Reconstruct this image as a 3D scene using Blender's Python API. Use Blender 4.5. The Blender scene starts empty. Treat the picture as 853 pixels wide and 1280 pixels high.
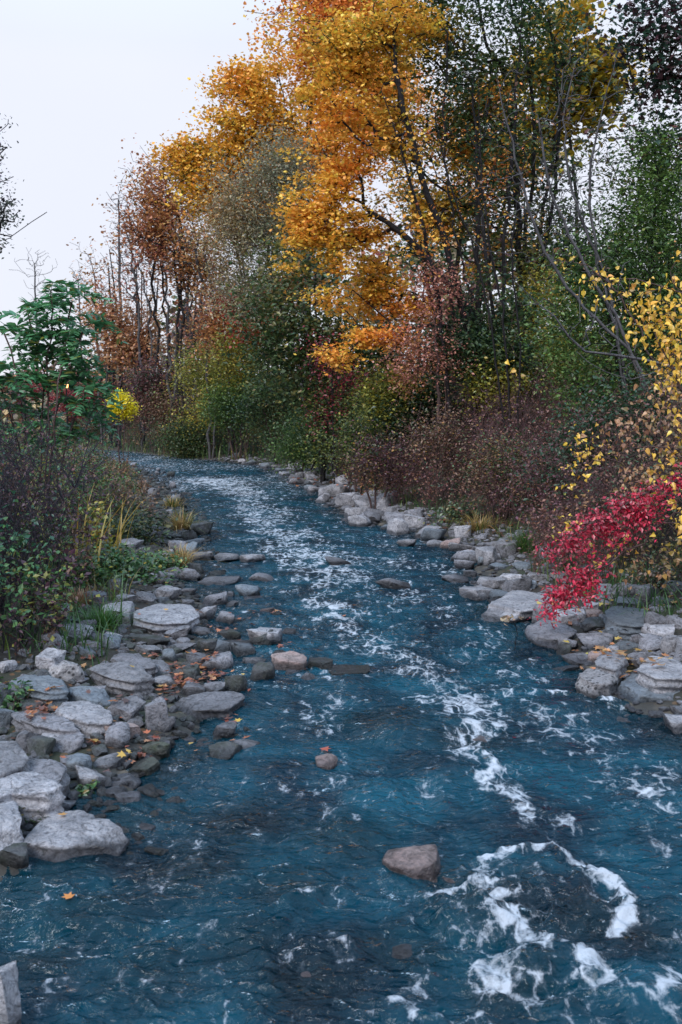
import bpy, bmesh, math, random, time
import numpy as np
from mathutils import Vector, Matrix
from mathutils.bvhtree import BVHTree

T0 = time.time()
scene = bpy.context.scene
col = scene.collection
rad = math.radians

# ------------------------------------------------------------------ camera
F, CX, CY, CAMZ, PITCH = 1244.4, 426.5, 640.0, 2.0, math.atan2(140, 1244.4)
cam = bpy.data.cameras.new("camera"); camo = bpy.data.objects.new("camera", cam); col.objects.link(camo)
cam.sensor_fit = 'VERTICAL'; cam.sensor_height = 36; cam.lens = 35; cam.clip_start = 0.05; cam.clip_end = 5000
camo.location = (0, 0, CAMZ); camo.rotation_euler = (math.pi/2 - PITCH, 0, 0)
scene.camera = camo
cam.dof.use_dof = True; cam.dof.focus_distance = 8.5; cam.dof.aperture_fstop = 5.6
CP, SP = math.cos(PITCH), math.sin(PITCH)

def ray(px, py):
    x = (px-CX)/F; u = (CY-py)/F
    return np.array([x, CP + u*SP, -SP + u*CP])
def at(px, py, Y):                       # photograph point at forward distance Y -> world
    r = ray(px, py); return np.array([0, 0, CAMZ]) + r*(Y/r[1])
def on_z(px, py, z=0.0):
    r = ray(px, py); return np.array([0, 0, CAMZ]) + r*((z-CAMZ)/r[2])
def pix(p):
    v = np.array(p, float) - [0, 0, CAMZ]
    f = v[1]*CP - v[2]*SP; u = v[1]*SP + v[2]*CP
    return CX + F*v[0]/f, CY - F*u/f

# ------------------------------------------------------------------ noise
def _h(ix, iy, iz, s):
    n = (ix.astype(np.int64)*374761393 + iy.astype(np.int64)*668265263 + iz.astype(np.int64)*2147483647 + s*974711) & 0xffffffff
    n = ((n ^ (n >> 13))*1274126177) & 0xffffffff
    n = (n ^ (n >> 16))
    n = (n*2246822519) & 0xffffffff
    return ((n ^ (n >> 15)) & 0xffffff)/float(0xffffff)
def noise3(p, s=0):                      # value noise -1..1
    p = np.asarray(p, float); i = np.floor(p); f = p-i; f = f*f*f*(f*(f*6-15)+10)
    i = i.astype(np.int64); r = 0
    for a in (0, 1):
        for b in (0, 1):
            for c in (0, 1):
                w = (f[..., 0] if a else 1-f[..., 0])*(f[..., 1] if b else 1-f[..., 1])*(f[..., 2] if c else 1-f[..., 2])
                r = r + w*_h(i[..., 0]+a, i[..., 1]+b, i[..., 2]+c, s)
    return r*2-1
def fbm(p, o=4, s=0, g=0.5):
    r = 0; a = 1; p = np.asarray(p, float); t = 0
    for k in range(o):
        r = r + a*noise3(p, s+k*7); t += a; a *= g; p = p*2.03 + 11.7
    return r/t
def sstep(a, b, x):
    t = np.clip((x-a)/(b-a), 0, 1); return t*t*(3-2*t)

# ------------------------------------------------------------------ creek course (traced on the water plane)
def edge(pts):
    w = np.array([on_z(*p)[:2] for p in pts]); o = np.argsort(w[:, 1]); return w[o, 1], w[o, 0]
LY, LX = edge([(-130, 1250), (-60, 1130), (120, 1075), (150, 1015), (185, 960), (250, 915), (262, 870), (268, 830), (262, 790), (258, 750), (240, 722), (235, 690), (240, 660), (228, 630), (205, 605), (175, 585)])
RY, RX = edge([(1350, 1260), (1000, 1000), (862, 915), (765, 880), (725, 845), (706, 812), (662, 785), (622, 760), (585, 735), (590, 700), (545, 675), (505, 664), (445, 650), (412, 630), (392, 610), (345, 590), (335, 583)])
def xl(y):
    y = np.asarray(y, float); v = np.interp(y, LY, LX)
    return np.where(y > LY[-1], v - (y-LY[-1])*0.75, v)
def xr(y):
    y = np.asarray(y, float); v = np.interp(y, RY, RX)
    return np.where(y > RY[-1], v - (y-RY[-1])*0.75 - 0.0, v)
def ground(x, y):
    x = np.asarray(x, float); y = np.asarray(y, float)
    l = xl(y)-x; r = x-xr(y); s = np.maximum(l, r)
    P = np.stack([x, y, x*0], -1)
    nz = fbm(P*0.9, 3, 5)*0.07 + fbm(P*3.1, 2, 9)*0.03
    bed = np.clip(s, -0.9, 0)*0.45 - 0.03
    left = np.interp(l, [0, 0.5, 1.3, 2.4, 5, 20, 90], [0, 0.07, 0.16, 0.36, 0.52, 0.75, 1.1])
    right = np.interp(r, [0, 0.5, 1.2, 2.2, 4, 8, 20, 60], [0, 0.08, 0.22, 0.62, 0.95, 1.15, 1.8, 4.5])
    h = np.where(s < 0, bed, np.where(l > r, left, right))
    far = sstep(34, 44, y)*sstep(-0.5, 1.5, s)
    h = h + nz*np.where(s < 0, 0.6, sstep(0, 1.5, s)*1.6+0.4)
    return h
def gz(x, y): return float(ground(np.array([x]), np.array([y]))[0])
def hit(px, py):                         # where the ray through a photograph point meets ground or water
    r = ray(px, py); t = np.geomspace(1.5, 120, 1600); P = np.array([0, 0, CAMZ]) + t[:, None]*r
    g = np.maximum(ground(P[:, 0], P[:, 1]), 0)
    k = np.nonzero(P[:, 2] <= g)[0]
    return P[k[0]] if len(k) else P[-1]

# ------------------------------------------------------------------ object helpers
def link(o, parent=None):
    col.objects.link(o)
    if parent is not None: o.parent = parent
    return o
def tag(o, label=None, cat=None, group=None, kind=None):
    if label: o['label'] = label
    if cat: o['category'] = cat
    if group: o['group'] = group
    if kind: o['kind'] = kind
    return o
def empty(name, loc):
    o = bpy.data.objects.new(name, None); o.location = [float(a) for a in loc]; o.empty_display_size = 0.1
    return link(o)
def mesh_np(name, verts, face_sets, mat, parent=None, cols=None, smooth=False, origin=None, attrs=None):
    """face_sets: list of int arrays (n,k); cols: list of (n,3) arrays matching face_sets."""
    verts = np.asarray(verts, np.float32)
    org = np.zeros(3, np.float32) if origin is None else np.asarray(origin, np.float32)
    if parent is not None and origin is None: org = np.array(parent.location, np.float32)
    me = bpy.data.meshes.new(name)
    fs = [np.asarray(f, np.int32) for f in face_sets if len(f)]
    loops = np.concatenate([f.ravel() for f in fs]); sizes = np.concatenate([np.full(len(f), f.shape[1], np.int32) for f in fs])
    starts = np.concatenate([[0], np.cumsum(sizes)[:-1]]).astype(np.int32)
    me.vertices.add(len(verts)); me.vertices.foreach_set('co', (verts-org).ravel())
    me.loops.add(len(loops)); me.loops.foreach_set('vertex_index', loops)
    me.polygons.add(len(sizes)); me.polygons.foreach_set('loop_start', starts)
    try: me.polygons.foreach_set('loop_total', sizes)
    except Exception: pass
    me.polygons.foreach_set('use_smooth', np.full(len(sizes), bool(smooth)))
    if cols is not None:
        cc = np.concatenate([c for c, f in zip(cols, face_sets) if len(f)])
        a = me.attributes.new('Col', 'FLOAT_COLOR', 'FACE')
        a.data.foreach_set('color', np.concatenate([cc, np.ones((len(cc), 1))], 1).astype(np.float32).ravel())
    for k, v in (attrs or {}).items():
        a = me.attributes.new(k, 'FLOAT', 'POINT'); a.data.foreach_set('value', np.asarray(v, np.float32))
    me.update(calc_edges=True)
    me.materials.append(mat)
    o = bpy.data.objects.new(name, me)
    if parent is None: o.location = [float(a) for a in org]
    return link(o, parent)

# ------------------------------------------------------------------ materials
MATS = {}
def newmat(name):
    m = bpy.data.materials.new(name); m.use_nodes = True; m.node_tree.nodes.clear(); MATS[name] = m
    return m, m.node_tree.nodes, m.node_tree.links
def N(nodes, t, **kw):
    n = nodes.new(t)
    for k, v in kw.items():
        if k.startswith('i_'):
            n.inputs[k[2:].replace('_', ' ')].default_value = v
        else: setattr(n, k, v)
    return n
def mixcol(nodes, links, fac, a, b, blend='MIX'):
    n = nodes.new('ShaderNodeMix'); n.data_type = 'RGBA'; n.blend_type = blend
    for sock, v in ((n.inputs[0], fac), (n.inputs[6], a), (n.inputs[7], b)):
        if hasattr(v, 'links') or isinstance(v, bpy.types.NodeSocket): links.new(v, sock)
        else: sock.default_value = v if not isinstance(v, tuple) else (*v, 1)[:4]
    return n.outputs[2]
def ramp(nodes, links, src, pts):
    n = nodes.new('ShaderNodeValToRGB'); links.new(src, n.inputs[0]); e = n.color_ramp.elements
    while len(e) < len(pts): e.new(0.5)
    for k, (p, c) in enumerate(pts):
        e[k].position = p; e[k].color = (c, c, c, 1) if not isinstance(c, tuple) else (*c, 1)
    return n.outputs[0]
def math_(nodes, links, op, a, b=None, c=None, clamp=False):
    n = nodes.new('ShaderNodeMath'); n.operation = op; n.use_clamp = clamp
    for i, v in enumerate((a, b, c)):
        if v is None: continue
        if isinstance(v, bpy.types.NodeSocket): links.new(v, n.inputs[i])
        else: n.inputs[i].default_value = v
    return n.outputs[0]

def leaf_mat(name, trans=0.35, gloss=0.06):
    m, n, l = newmat(name)
    a = N(n, 'ShaderNodeAttribute', attribute_name='Col')
    d = N(n, 'ShaderNodeBsdfDiffuse'); t = N(n, 'ShaderNodeBsdfTranslucent'); g = N(n, 'ShaderNodeBsdfGlossy'); g.inputs['Roughness'].default_value = 0.45
    l.new(a.outputs['Color'], d.inputs[0]); l.new(a.outputs['Color'], t.inputs[0])
    mx = N(n, 'ShaderNodeMixShader'); mx.inputs[0].default_value = trans; l.new(d.outputs[0], mx.inputs[1]); l.new(t.outputs[0], mx.inputs[2])
    m2 = N(n, 'ShaderNodeMixShader'); m2.inputs[0].default_value = gloss; l.new(mx.outputs[0], m2.inputs[1]); l.new(g.outputs[0], m2.inputs[2])
    o = N(n, 'ShaderNodeOutputMaterial'); l.new(m2.outputs[0], o.inputs[0]); return m
LEAF = leaf_mat('leaf', 0.32, 0.05); LEAFN = leaf_mat('leaf_near', 0.3, 0.08)

def bark_mat(name, c1, c2, sc=14):
    m, n, l = newmat(name)
    tc = N(n, 'ShaderNodeTexCoord'); mp = N(n, 'ShaderNodeMapping'); mp.inputs['Scale'].default_value = (sc, sc, sc*0.25); l.new(tc.outputs['Object'], mp.inputs[0])
    nz = N(n, 'ShaderNodeTexNoise'); nz.inputs['Detail'].default_value = 5; l.new(mp.outputs[0], nz.inputs[0])
    c = mixcol(n, l, ramp(n, l, nz.outputs[0], [(0.35, 0.0), (0.68, 1.0)]), c1, c2)
    b = N(n, 'ShaderNodeBsdfPrincipled'); b.inputs['Roughness'].default_value = 0.9; b.inputs['Specular IOR Level'].default_value = 0.12; l.new(c, b.inputs['Base Color'])
    bp = N(n, 'ShaderNodeBump'); bp.inputs['Strength'].default_value = 0.6; bp.inputs['Distance'].default_value = 0.02; l.new(nz.outputs[0], bp.inputs['Height']); l.new(bp.outputs[0], b.inputs['Normal'])
    o = N(n, 'ShaderNodeOutputMaterial'); l.new(b.outputs[0], o.inputs[0]); return m
BARK = bark_mat('dark_bark', (0.010, 0.010, 0.012), (0.034, 0.030, 0.031))
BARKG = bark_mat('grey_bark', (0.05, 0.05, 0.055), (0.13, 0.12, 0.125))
BARKB = bark_mat('brown_twig', (0.05, 0.033, 0.032), (0.13, 0.085, 0.08))
BARKP = bark_mat('dusk_twig', (0.015, 0.016, 0.022), (0.05, 0.042, 0.05))

def rock_mat(name, base, alt, dark, speck=0.0, moss=0.0):
    m, n, l = newmat(name)
    tc = N(n, 'ShaderNodeTexCoord'); oi = N(n, 'ShaderNodeObjectInfo')
    va = N(n, 'ShaderNodeVectorMath', operation='ADD'); l.new(tc.outputs['Object'], va.inputs[0]); l.new(oi.outputs['Location'], va.inputs[1])
    def nz(sc, det=5, dist=0.0, rough=0.6):
        k = N(n, 'ShaderNodeTexNoise'); k.inputs['Scale'].default_value = sc; k.inputs['Detail'].default_value = det; k.inputs['Distortion'].default_value = dist; k.inputs['Roughness'].default_value = rough
        l.new(va.outputs[0], k.inputs[0]); return k.outputs[0]
    big = nz(5, 6, 0.6); fine = nz(60, 4); mid = nz(17, 6, 1.2, 0.7)
    c = mixcol(n, l, ramp(n, l, big, [(0.35, 0.0), (0.65, 1.0)]), base, alt)
    c = mixcol(n, l, ramp(n, l, mid, [(0.33, 0.9), (0.50, 0.0)]), c, dark)
    c = mixcol(n, l, ramp(n, l, fine, [(0.33, 0.55), (0.5, 0.0)]), c, dark)
    if speck:
        vo = N(n, 'ShaderNodeTexVoronoi'); vo.inputs['Scale'].default_value = 26; l.new(va.outputs[0], vo.inputs[0])
        c = mixcol(n, l, ramp(n, l, vo.outputs['Distance'], [(0.22, speck), (0.36, 0.0)]), c, (0.05, 0.05, 0.055))
    # per-stone brightness
    hv = N(n, 'ShaderNodeHueSaturation'); l.new(c, hv.inputs['Color'])
    l.new(math_(n, l, 'MULTIPLY_ADD', oi.outputs['Random'], 0.55, 0.72), hv.inputs['Value'])
    c = hv.outputs[0]
    ge = N(n, 'ShaderNodeNewGeometry'); sx = N(n, 'ShaderNodeSeparateXYZ'); l.new(ge.outputs['Position'], sx.inputs[0])
    if moss:
        ns = N(n, 'ShaderNodeSeparateXYZ'); l.new(ge.outputs['Normal'], ns.inputs[0])
        k = math_(n, l, 'MULTIPLY', ramp(n, l, nz(9, 5), [(0.45, 0.0), (0.6, 1.0)]), moss)
        c = mixcol(n, l, k, c, (0.03, 0.045, 0.015))
    # wet band above the water, irregular splash line, deepened to paint shaded sides
    hz = math_(n, l, 'MULTIPLY_ADD', big, -0.10, sx.outputs[2])
    wet = ramp(n, l, math_(n, l, 'MULTIPLY_ADD', hz, 6.0, 0.5), [(0.42, 1.0), (0.72, 0.0)])
    c = mixcol(n, l, wet, c, mixcol(n, l, 1.0, c, (0.20, 0.21, 0.23), 'MULTIPLY'))
    b = N(n, 'ShaderNodeBsdfPrincipled'); l.new(c, b.inputs['Base Color'])
    l.new(math_(n, l, 'MULTIPLY_ADD', wet, -0.55, 0.85), b.inputs['Roughness'])
    bp = N(n, 'ShaderNodeBump'); bp.inputs['Strength'].default_value = 1.0; bp.inputs['Distance'].default_value = 0.035
    l.new(math_(n, l, 'ADD', mid, math_(n, l, 'MULTIPLY', fine, 0.35)), bp.inputs['Height']); l.new(bp.outputs[0], b.inputs['Normal'])
    o = N(n, 'ShaderNodeOutputMaterial'); l.new(b.outputs[0], o.inputs[0]); return m
ROCK = {
 'p': rock_mat('pale_limestone', (0.44, 0.425, 0.455), (0.26, 0.255, 0.28), (0.07, 0.07, 0.078)),
 'm': rock_mat('grey_limestone', (0.17, 0.17, 0.19), (0.29, 0.28, 0.31), (0.035, 0.035, 0.040)),
 'd': rock_mat('dark_stone', (0.075, 0.08, 0.09), (0.13, 0.13, 0.135), (0.03, 0.03, 0.035), moss=0.4),
 'b': rock_mat('brown_stone', (0.36, 0.25, 0.235), (0.42, 0.33, 0.31), (0.11, 0.08, 0.075)),
 's': rock_mat('speckled_limestone', (0.45, 0.43, 0.44), (0.38, 0.36, 0.38), (0.14, 0.13, 0.135), speck=0.9),
 'g': rock_mat('greenish_stone', (0.10, 0.115, 0.09), (0.17, 0.17, 0.15), (0.04, 0.045, 0.035), moss=0.7),
 'u': rock_mat('bluish_stone', (0.15, 0.175, 0.21), (0.20, 0.22, 0.245), (0.06, 0.07, 0.085)),
}

def ground_mat():
    m, n, l = newmat('bank_soil')
    tc = N(n, 'ShaderNodeTexCoord')
    def nz(sc, det=6, dist=0.0):
        k = N(n, 'ShaderNodeTexNoise'); k.inputs['Scale'].default_value = sc; k.inputs['Detail'].default_value = det; k.inputs['Distortion'].default_value = dist
        l.new(tc.outputs['Object'], k.inputs[0]); return k.outputs[0]
    c = mixcol(n, l, ramp(n, l, nz(1.3), [(0.4, 0.0), (0.6, 1.0)]), (0.030, 0.025, 0.022), (0.024, 0.032, 0.014))
    vo = N(n, 'ShaderNodeTexVoronoi'); vo.inputs['Scale'].default_value = 16; l.new(tc.outputs['Object'], vo.inputs[0])
    lc = N(n, 'ShaderNodeSeparateColor'); l.new(vo.outputs['Color'], lc.inputs[0])
    leafc = mixcol(n, l, lc.outputs[0], (0.15, 0.06, 0.02), (0.10, 0.08, 0.05))
    c = mixcol(n, l, math_(n, l, 'MULTIPLY', ramp(n, l, vo.outputs['Distance'], [(0.3, 1.0), (0.4, 0.0)]), ramp(n, l, lc.outputs[1], [(0.55, 0.0), (0.6, 0.8)])), c, leafc)
    # the creek bed: gravel under water level
    ge = N(n, 'ShaderNodeNewGeometry'); sx = N(n, 'ShaderNodeSeparateXYZ'); l.new(ge.outputs['Position'], sx.inputs[0])
    v2 = N(n, 'ShaderNodeTexVoronoi'); v2.inputs['Scale'].default_value = 9; l.new(tc.outputs['Object'], v2.inputs[0])
    s2 = N(n, 'ShaderNodeSeparateColor'); l.new(v2.outputs['Color'], s2.inputs[0])
    bedc = mixcol(n, l, s2.outputs[0], (0.03, 0.03, 0.028), (0.12, 0.10, 0.08))
    bedc = mixcol(n, l, ramp(n, l, v2.outputs['Distance'], [(0.35, 0.0), (0.6, 0.8)]), bedc, (0.03, 0.03, 0.03))
    k = ramp(n, l, math_(n, l, 'MULTIPLY_ADD', sx.outputs[2], 4.0, 0.5), [(0.55, 1.0), (0.75, 0.0)])
    c = mixcol(n, l, k, c, bedc)
    b = N(n, 'ShaderNodeBsdfPrincipled'); b.inputs['Roughness'].default_value = 0.95; l.new(c, b.inputs['Base Color'])
    bp = N(n, 'ShaderNodeBump'); bp.inputs['Strength'].default_value = 0.8; bp.inputs['Distance'].default_value = 0.05; l.new(nz(14, 8), bp.inputs['Height']); l.new(bp.outputs[0], b.inputs['Normal'])
    o = N(n, 'ShaderNodeOutputMaterial'); l.new(b.outputs[0], o.inputs[0]); return m
GROUND = ground_mat()

# ------------------------------------------------------------------ terrain sheet
def build_ground():
    xs = np.concatenate([-np.geomspace(12, 700, 50)[::-1], np.linspace(-11.8, 11.8, 240), np.geomspace(12, 700, 50)])
    ys = np.concatenate([-np.geomspace(1, 600, 40)[::-1], np.linspace(-0.8, 26, 300), np.geomspace(26.2, 900, 130)])
    X, Y = np.meshgrid(xs, ys)
    Z = ground(X, Y)
    V = np.stack([X, Y, Z], -1).reshape(-1, 3); ny, nx = X.shape
    i = np.arange((ny-1)*(nx-1)); r = i//(nx-1); c = i % (nx-1); a = r*nx+c
    o = mesh_np('ground', V, [np.stack([a, a+1, a+nx+1, a+nx], 1)], GROUND, smooth=True)
    tag(o, 'dark soil banks and creek bed strewn with fallen leaves', kind='structure')
build_ground()
# ------------------------------------------------------------------ water
def polyd(P, pts):                       # distance from points P (n,2) to a polyline
    pts = np.asarray(pts, float); d = np.full(len(P), 1e9)
    for a, b in zip(pts[:-1], pts[1:]):
        ab = b-a; t = np.clip(((P-a)@ab)/(ab@ab+1e-9), 0, 1)
        d = np.minimum(d, np.hypot(*(P-(a+t[:, None]*ab)).T))
    return d
# foam streaks: polylines in photograph points laid on the water, width in metres, strength
FOAM = [
 ([(262, 600), (300, 612), (330, 640), (352, 668), (392, 700), (420, 725)], 0.40, 0.62),
 ([(352, 668), (330, 690), (380, 690), (460, 700), (560, 712)], 0.35, 0.40),
 ([(400, 745), (440, 790), (480, 812), (520, 835), (548, 852), (580, 880)], 0.20, 0.70),
 ([(392, 905), (420, 862), (405, 835), (440, 838), (480, 838), (520, 835)], 0.13, 0.45),
 ([(520, 745), (580, 790), (625, 835), (650, 862), (700, 895), (760, 930)], 0.28, 0.40),
 ([(560, 870), (590, 905), (603, 945), (640, 985), (655, 1015), (690, 1035)], 0.12, 0.75),
 ([(605, 940), (625, 960), (612, 985)], 0.07, 0.8),
 ([(660, 905), (735, 930), (790, 965), (853, 985)], 0.16, 0.42),
 ([(760, 975), (800, 985), (853, 1010)], 0.12, 0.50),
 ([(640, 870), (700, 868), (760, 880)], 0.05, 0.75),
 ([(598, 1078), (640, 1066), (700, 1064), (735, 1092), (775, 1108), (792, 1130), (775, 1160)], 0.040, 1.15),
 ([(735, 1092), (775, 1108), (790, 1130)], 0.05, 0.5), ([(560, 1120), (640, 1190), (720, 1230), (853, 1265)], 0.30, 0.27), ([(540, 1060), (620, 1100), (560, 1180)], 0.15, 0.35), ([(840, 960), (800, 1000), (853, 1040)], 0.2, 0.3), ([(610, 880), (560, 900), (660, 1000)], 0.22, 0.34),
 ([(575, 1122), (600, 1112), (626, 1114), (634, 1130), (612, 1146)], 0.065, 0.95),
 ([(556, 1130), (560, 1165), (596, 1182)], 0.04, 0.55), ([(690, 1188), (730, 1205), (770, 1210), (800, 1240)], 0.09, 0.62),
 ([(626, 1160), (665, 1160), (700, 1172), (730, 1190), (740, 1215)], 0.070, 1.0),
 ([(700, 1190), (740, 1220), (790, 1230), (853, 1262)], 0.10, 0.72),
 ([(590, 1180), (640, 1240), (700, 1275)], 0.08, 0.42),
 ([(500, 1258), (560, 1275), (600, 1290)], 0.05, 0.75),
 ([(600, 1215), (610, 1245), (640, 1260)], 0.04, 0.8),
 ([(630, 1240), (665, 1225), (690, 1250)], 0.05, 0.6),
 ([(360, 1130), (420, 1110), (460, 1115)], 0.04, 0.45),
 ([(380, 1180), (430, 1180)], 0.025, 0.6),
 ([(170, 1030), (240, 1050), (250, 1090)], 0.12, 0.33),
 ([(330, 1000), (380, 985), (360, 1020)], 0.12, 0.25),
 ([(60, 1150), (120, 1220), (180, 1260)], 0.22, 0.20),
 ([(400, 960), (480, 1000), (560, 985)], 0.2, 0.25),
 ([(640, 1070), (700, 1085), (740, 1120)], 0.06, 0.4),
]
# standing humps: water sliding over sunken stones (photo point, radius m, height m)
HUMPS = [(665, 1100, 0.24, 0.035), (600, 1150, 0.16, 0.045), (700, 1130, 0.2, 0.03), (690, 1205, 0.16, 0.045), (640, 1215, 0.12, 0.035), (520, 910, 0.34, 0.045), (700, 885, 0.34, 0.045), (560, 960, 0.25, 0.03), (250, 1100, 0.28, 0.022), (420, 1165, 0.22, 0.025), (120, 1150, 0.25, 0.02), (470, 985, 0.25, 0.03), (780, 1120, 0.14, -0.03), (560, 1095, 0.1, -0.02), (600, 895, 0.2, -0.02), (330, 960, 0.3, 0.02), (500, 1230, 0.2, 0.02), (820, 1240, 0.2, 0.04), (440, 860, 0.3, 0.03), (430, 1040, 0.25, 0.025)]
SUB = [(245, 1095, .55), (620, 1140, .42), (735, 1150, .32), (300, 1180, .35), (120, 1150, .45), (430, 1050, .4), (520, 1190, .35), (640, 1235, .3), (60, 1200, .3), (560, 1100, .25), (470, 905, .4), (350, 1110, .35), (800, 1165, .28), (380, 1225, .4), (300, 1030, .4), (590, 925, .35), (190, 1210, .4)]
def build_water():
    ys = np.concatenate([np.linspace(1.2, 3.0, 60, endpoint=False), 1/np.linspace(1/3.0, 1/46., 900)])
    nx = 470; u = np.linspace(0, 1, nx)
    A = xl(ys)-0.9; B = xr(ys)+0.9
    X = A[:, None] + (B-A)[:, None]*u[None]; Y = np.repeat(ys[:, None], nx, 1)
    P = np.stack([X.ravel(), Y.ravel()], 1)
    # flow: straight at the camera, drifting right
    n3 = lambda sx, sy, s, o=3: fbm(np.stack([P[:, 0]*sx, P[:, 1]*sy, np.zeros(len(P))+s], 1), o, s)
    warp = np.stack([n3(1.5, 1.5, 3), n3(1.5, 1.5, 8)], 1)*0.35
    Q = P+warp
    q3 = lambda sx, sy, s, o=3, g=.5: fbm(np.stack([Q[:, 0]*sx, Q[:, 1]*sy, np.zeros(len(P))+s], 1), o, s, g)
    calm = sstep(-0.25, 0.35, n3(0.35, 0.35, 31, 2))
    near = 1-0.45*sstep(7, 20, P[:, 1])
    ridg = 1-np.abs(q3(5, 7, 12, 3))*2
    Z = (0.034*q3(2.4, 3.4, 14) + 0.019*ridg*np.abs(ridg)*(0.35+0.65*calm) + 0.0060*q3(13, 17, 15, 3, 0.5))*near*1.15
    Z = Z + sstep(12, 28, P[:, 1])*0.012*q3(6, 9, 16, 2)
    for (hx, hy, r, a) in HUMPS:
        c = on_z(hx, hy)[:2]; dx = (P[:, 0]-c[0])/r; dy = (P[:, 1]-c[1])/(r*0.8)
        rr = np.hypot(dx, dy)+0.25*n3(3, 3, 21, 2)
        Z += a*np.exp(-rr**2*1.6)*1.2 - a*0.6*np.exp(-((rr-1.25)**2)*10)*(dy < 0)
    foam = np.zeros(len(P))
    jit = np.stack([n3(4, 4, 40), n3(4, 4, 44)], 1)*1.3; rag = n3(9, 9, 47)
    for pts, w, st in FOAM:
        W = [on_z(*p)[:2] for p in pts]; d = polyd(P+jit*w*1.2, W)
        f = st*(0.80 if w > 0.1 else 1.12*(0.72+0.75*rag))*np.exp(-(d/w)**2); foam = np.maximum(foam, f) + 0.25*np.minimum(foam, f)
        if w < 0.075: Z += 0.022*np.exp(-(d/w)**2)*(1+0.8*n3(22, 22, 50, 2))
    foam += (0.21*sstep(7, 14, P[:, 1])+0.16*sstep(17, 26, P[:, 1]))*(0.9+0.9*n3(0.8, 0.4, 60)) + 0.02  # far foam flecks, thickened to paint in the pale sky sheen
    dark = sstep(0, 1.0, (P[:, 0]-np.interp(P[:, 1], [3, 5, 6.5], [1.2, 0.75, 1.1])))*sstep(4.0, 5.2, P[:, 1])*sstep(8, 6.4, P[:, 1])
    shallow = np.minimum(P[:, 0]-xl(P[:, 1]), xr(P[:, 1])-P[:, 0])
    clear = 0.16+0.50*(1-sstep(0.0, 0.55, shallow+0.2*n3(3, 3, 71)))
    for (sx_, sy_, sw_) in SUB:
        c = on_z(sx_, sy_)[:2]; clear = np.maximum(clear, 0.16+0.55*np.exp(-(np.hypot(P[:, 0]-c[0], P[:, 1]-c[1])/(sw_*0.7))**2))
    V = np.stack([P[:, 0], P[:, 1], Z], 1); ny = len(ys)
    i = np.arange((ny-1)*(nx-1)); r = i//(nx-1); c = i % (nx-1); a = r*nx+c
    m, n, l = newmat('creek_water')
    tc = N(n, 'ShaderNodeTexCoord'); fa = N(n, 'ShaderNodeAttribute', attribute_name='foam')
    def nz(sc, det=4, dist=0.0, mp=(1, 1, 1), ro=.5, loc=(0,0,0)):
        q = N(n, 'ShaderNodeMapping'); q.inputs['Scale'].default_value = mp; q.inputs['Location'].default_value = loc; l.new(tc.outputs['Object'], q.inputs[0])
        k = N(n, 'ShaderNodeTexNoise'); k.inputs['Scale'].default_value = sc; k.inputs['Detail'].default_value = det; k.inputs['Distortion'].default_value = dist; k.inputs['Roughness'].default_value = ro
        l.new(q.outputs[0], k.inputs[0]); return k
    # flecks and lace of foam
    w1 = nz(9, 4)
    va = N(n, 'ShaderNodeVectorMath', operation='MULTIPLY_ADD'); l.new(w1.outputs['Color'], va.inputs[0]); va.inputs[1].default_value = (0.16, 0.16, 0.0); l.new(tc.outputs['Object'], va.inputs[2])
    mpv = N(n, 'ShaderNodeMapping'); mpv.inputs['Scale'].default_value = (1, 0.62, 1); l.new(va.outputs[0], mpv.inputs[0])
    vo = N(n, 'ShaderNodeTexVoronoi', feature='DISTANCE_TO_EDGE'); vo.inputs['Scale'].default_value = 12; l.new(mpv.outputs[0], vo.inputs[0])
    lace = ramp(n, l, vo.outputs['Distance'], [(0.0, 1.0), (0.16, 0.0)])
    vf = N(n, 'ShaderNodeTexVoronoi', feature='F1'); vf.inputs['Scale'].default_value = 11; l.new(mpv.outputs[0], vf.inputs[0])
    sc_ = N(n, 'ShaderNodeSeparateColor'); l.new(vf.outputs['Color'], sc_.inputs[0])
    fleck = math_(n, l, 'MULTIPLY', ramp(n, l, vf.outputs['Distance'], [(0.10, 1.0), (0.50, 0.0)]), ramp(n, l, sc_.outputs[0], [(0.45, 0.2), (1.0, 1.0)]))
    bl = nz(9, 8, 0.9, (1, 0.50, 1), 0.68).outputs[0]
    fn = nz(70, 5, 0, (1, 1, 1), 0.75).outputs[0]
    pat = math_(n, l, 'ADD', math_(n, l, 'MULTIPLY', bl, 0.95), math_(n, l, 'MULTIPLY', lace, 0.09))
    pat = math_(n, l, 'ADD', pat, math_(n, l, 'MULTIPLY', fleck, 0.20))
    pat = math_(n, l, 'ADD', pat, math_(n, l, 'MULTIPLY_ADD', fn, 0.30, -0.15))
    pat = math_(n, l, 'ADD', pat, math_(n, l, 'MULTIPLY', math_(n, l, 'SUBTRACT', lace, 0.42), math_(n, l, 'MULTIPLY', fa.outputs['Fac'], 0.14)))
    s = math_(n, l, 'MULTIPLY_ADD', fa.outputs['Fac'], 0.35, pat)
    mask = ramp(n, l, s, [(0.69, 0.0), (0.77, 0.38), (0.92, 0.92)])
    mask2 = ramp(n, l, s, [(0.64, 0.0), (0.76, 0.12)])
    mk = math_(n, l, 'MAXIMUM', mask, mask2)
    # body of the water: murky blue-green with a clear share
    body = N(n, 'ShaderNodeBsdfDiffuse')
    bc = mixcol(n, l, ramp(n, l, nz(1.7, 4, 0.5).outputs[0], [(0.35, 0.0), (0.65, 1.0)]), (0.001, 0.017, 0.033), (0.002, 0.062, 0.100))
    l.new(bc, body.inputs[0])
    tr = N(n, 'ShaderNodeBsdfTransparent'); tr.inputs[0].default_value = (0.26, 0.56, 0.64, 1)
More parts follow.
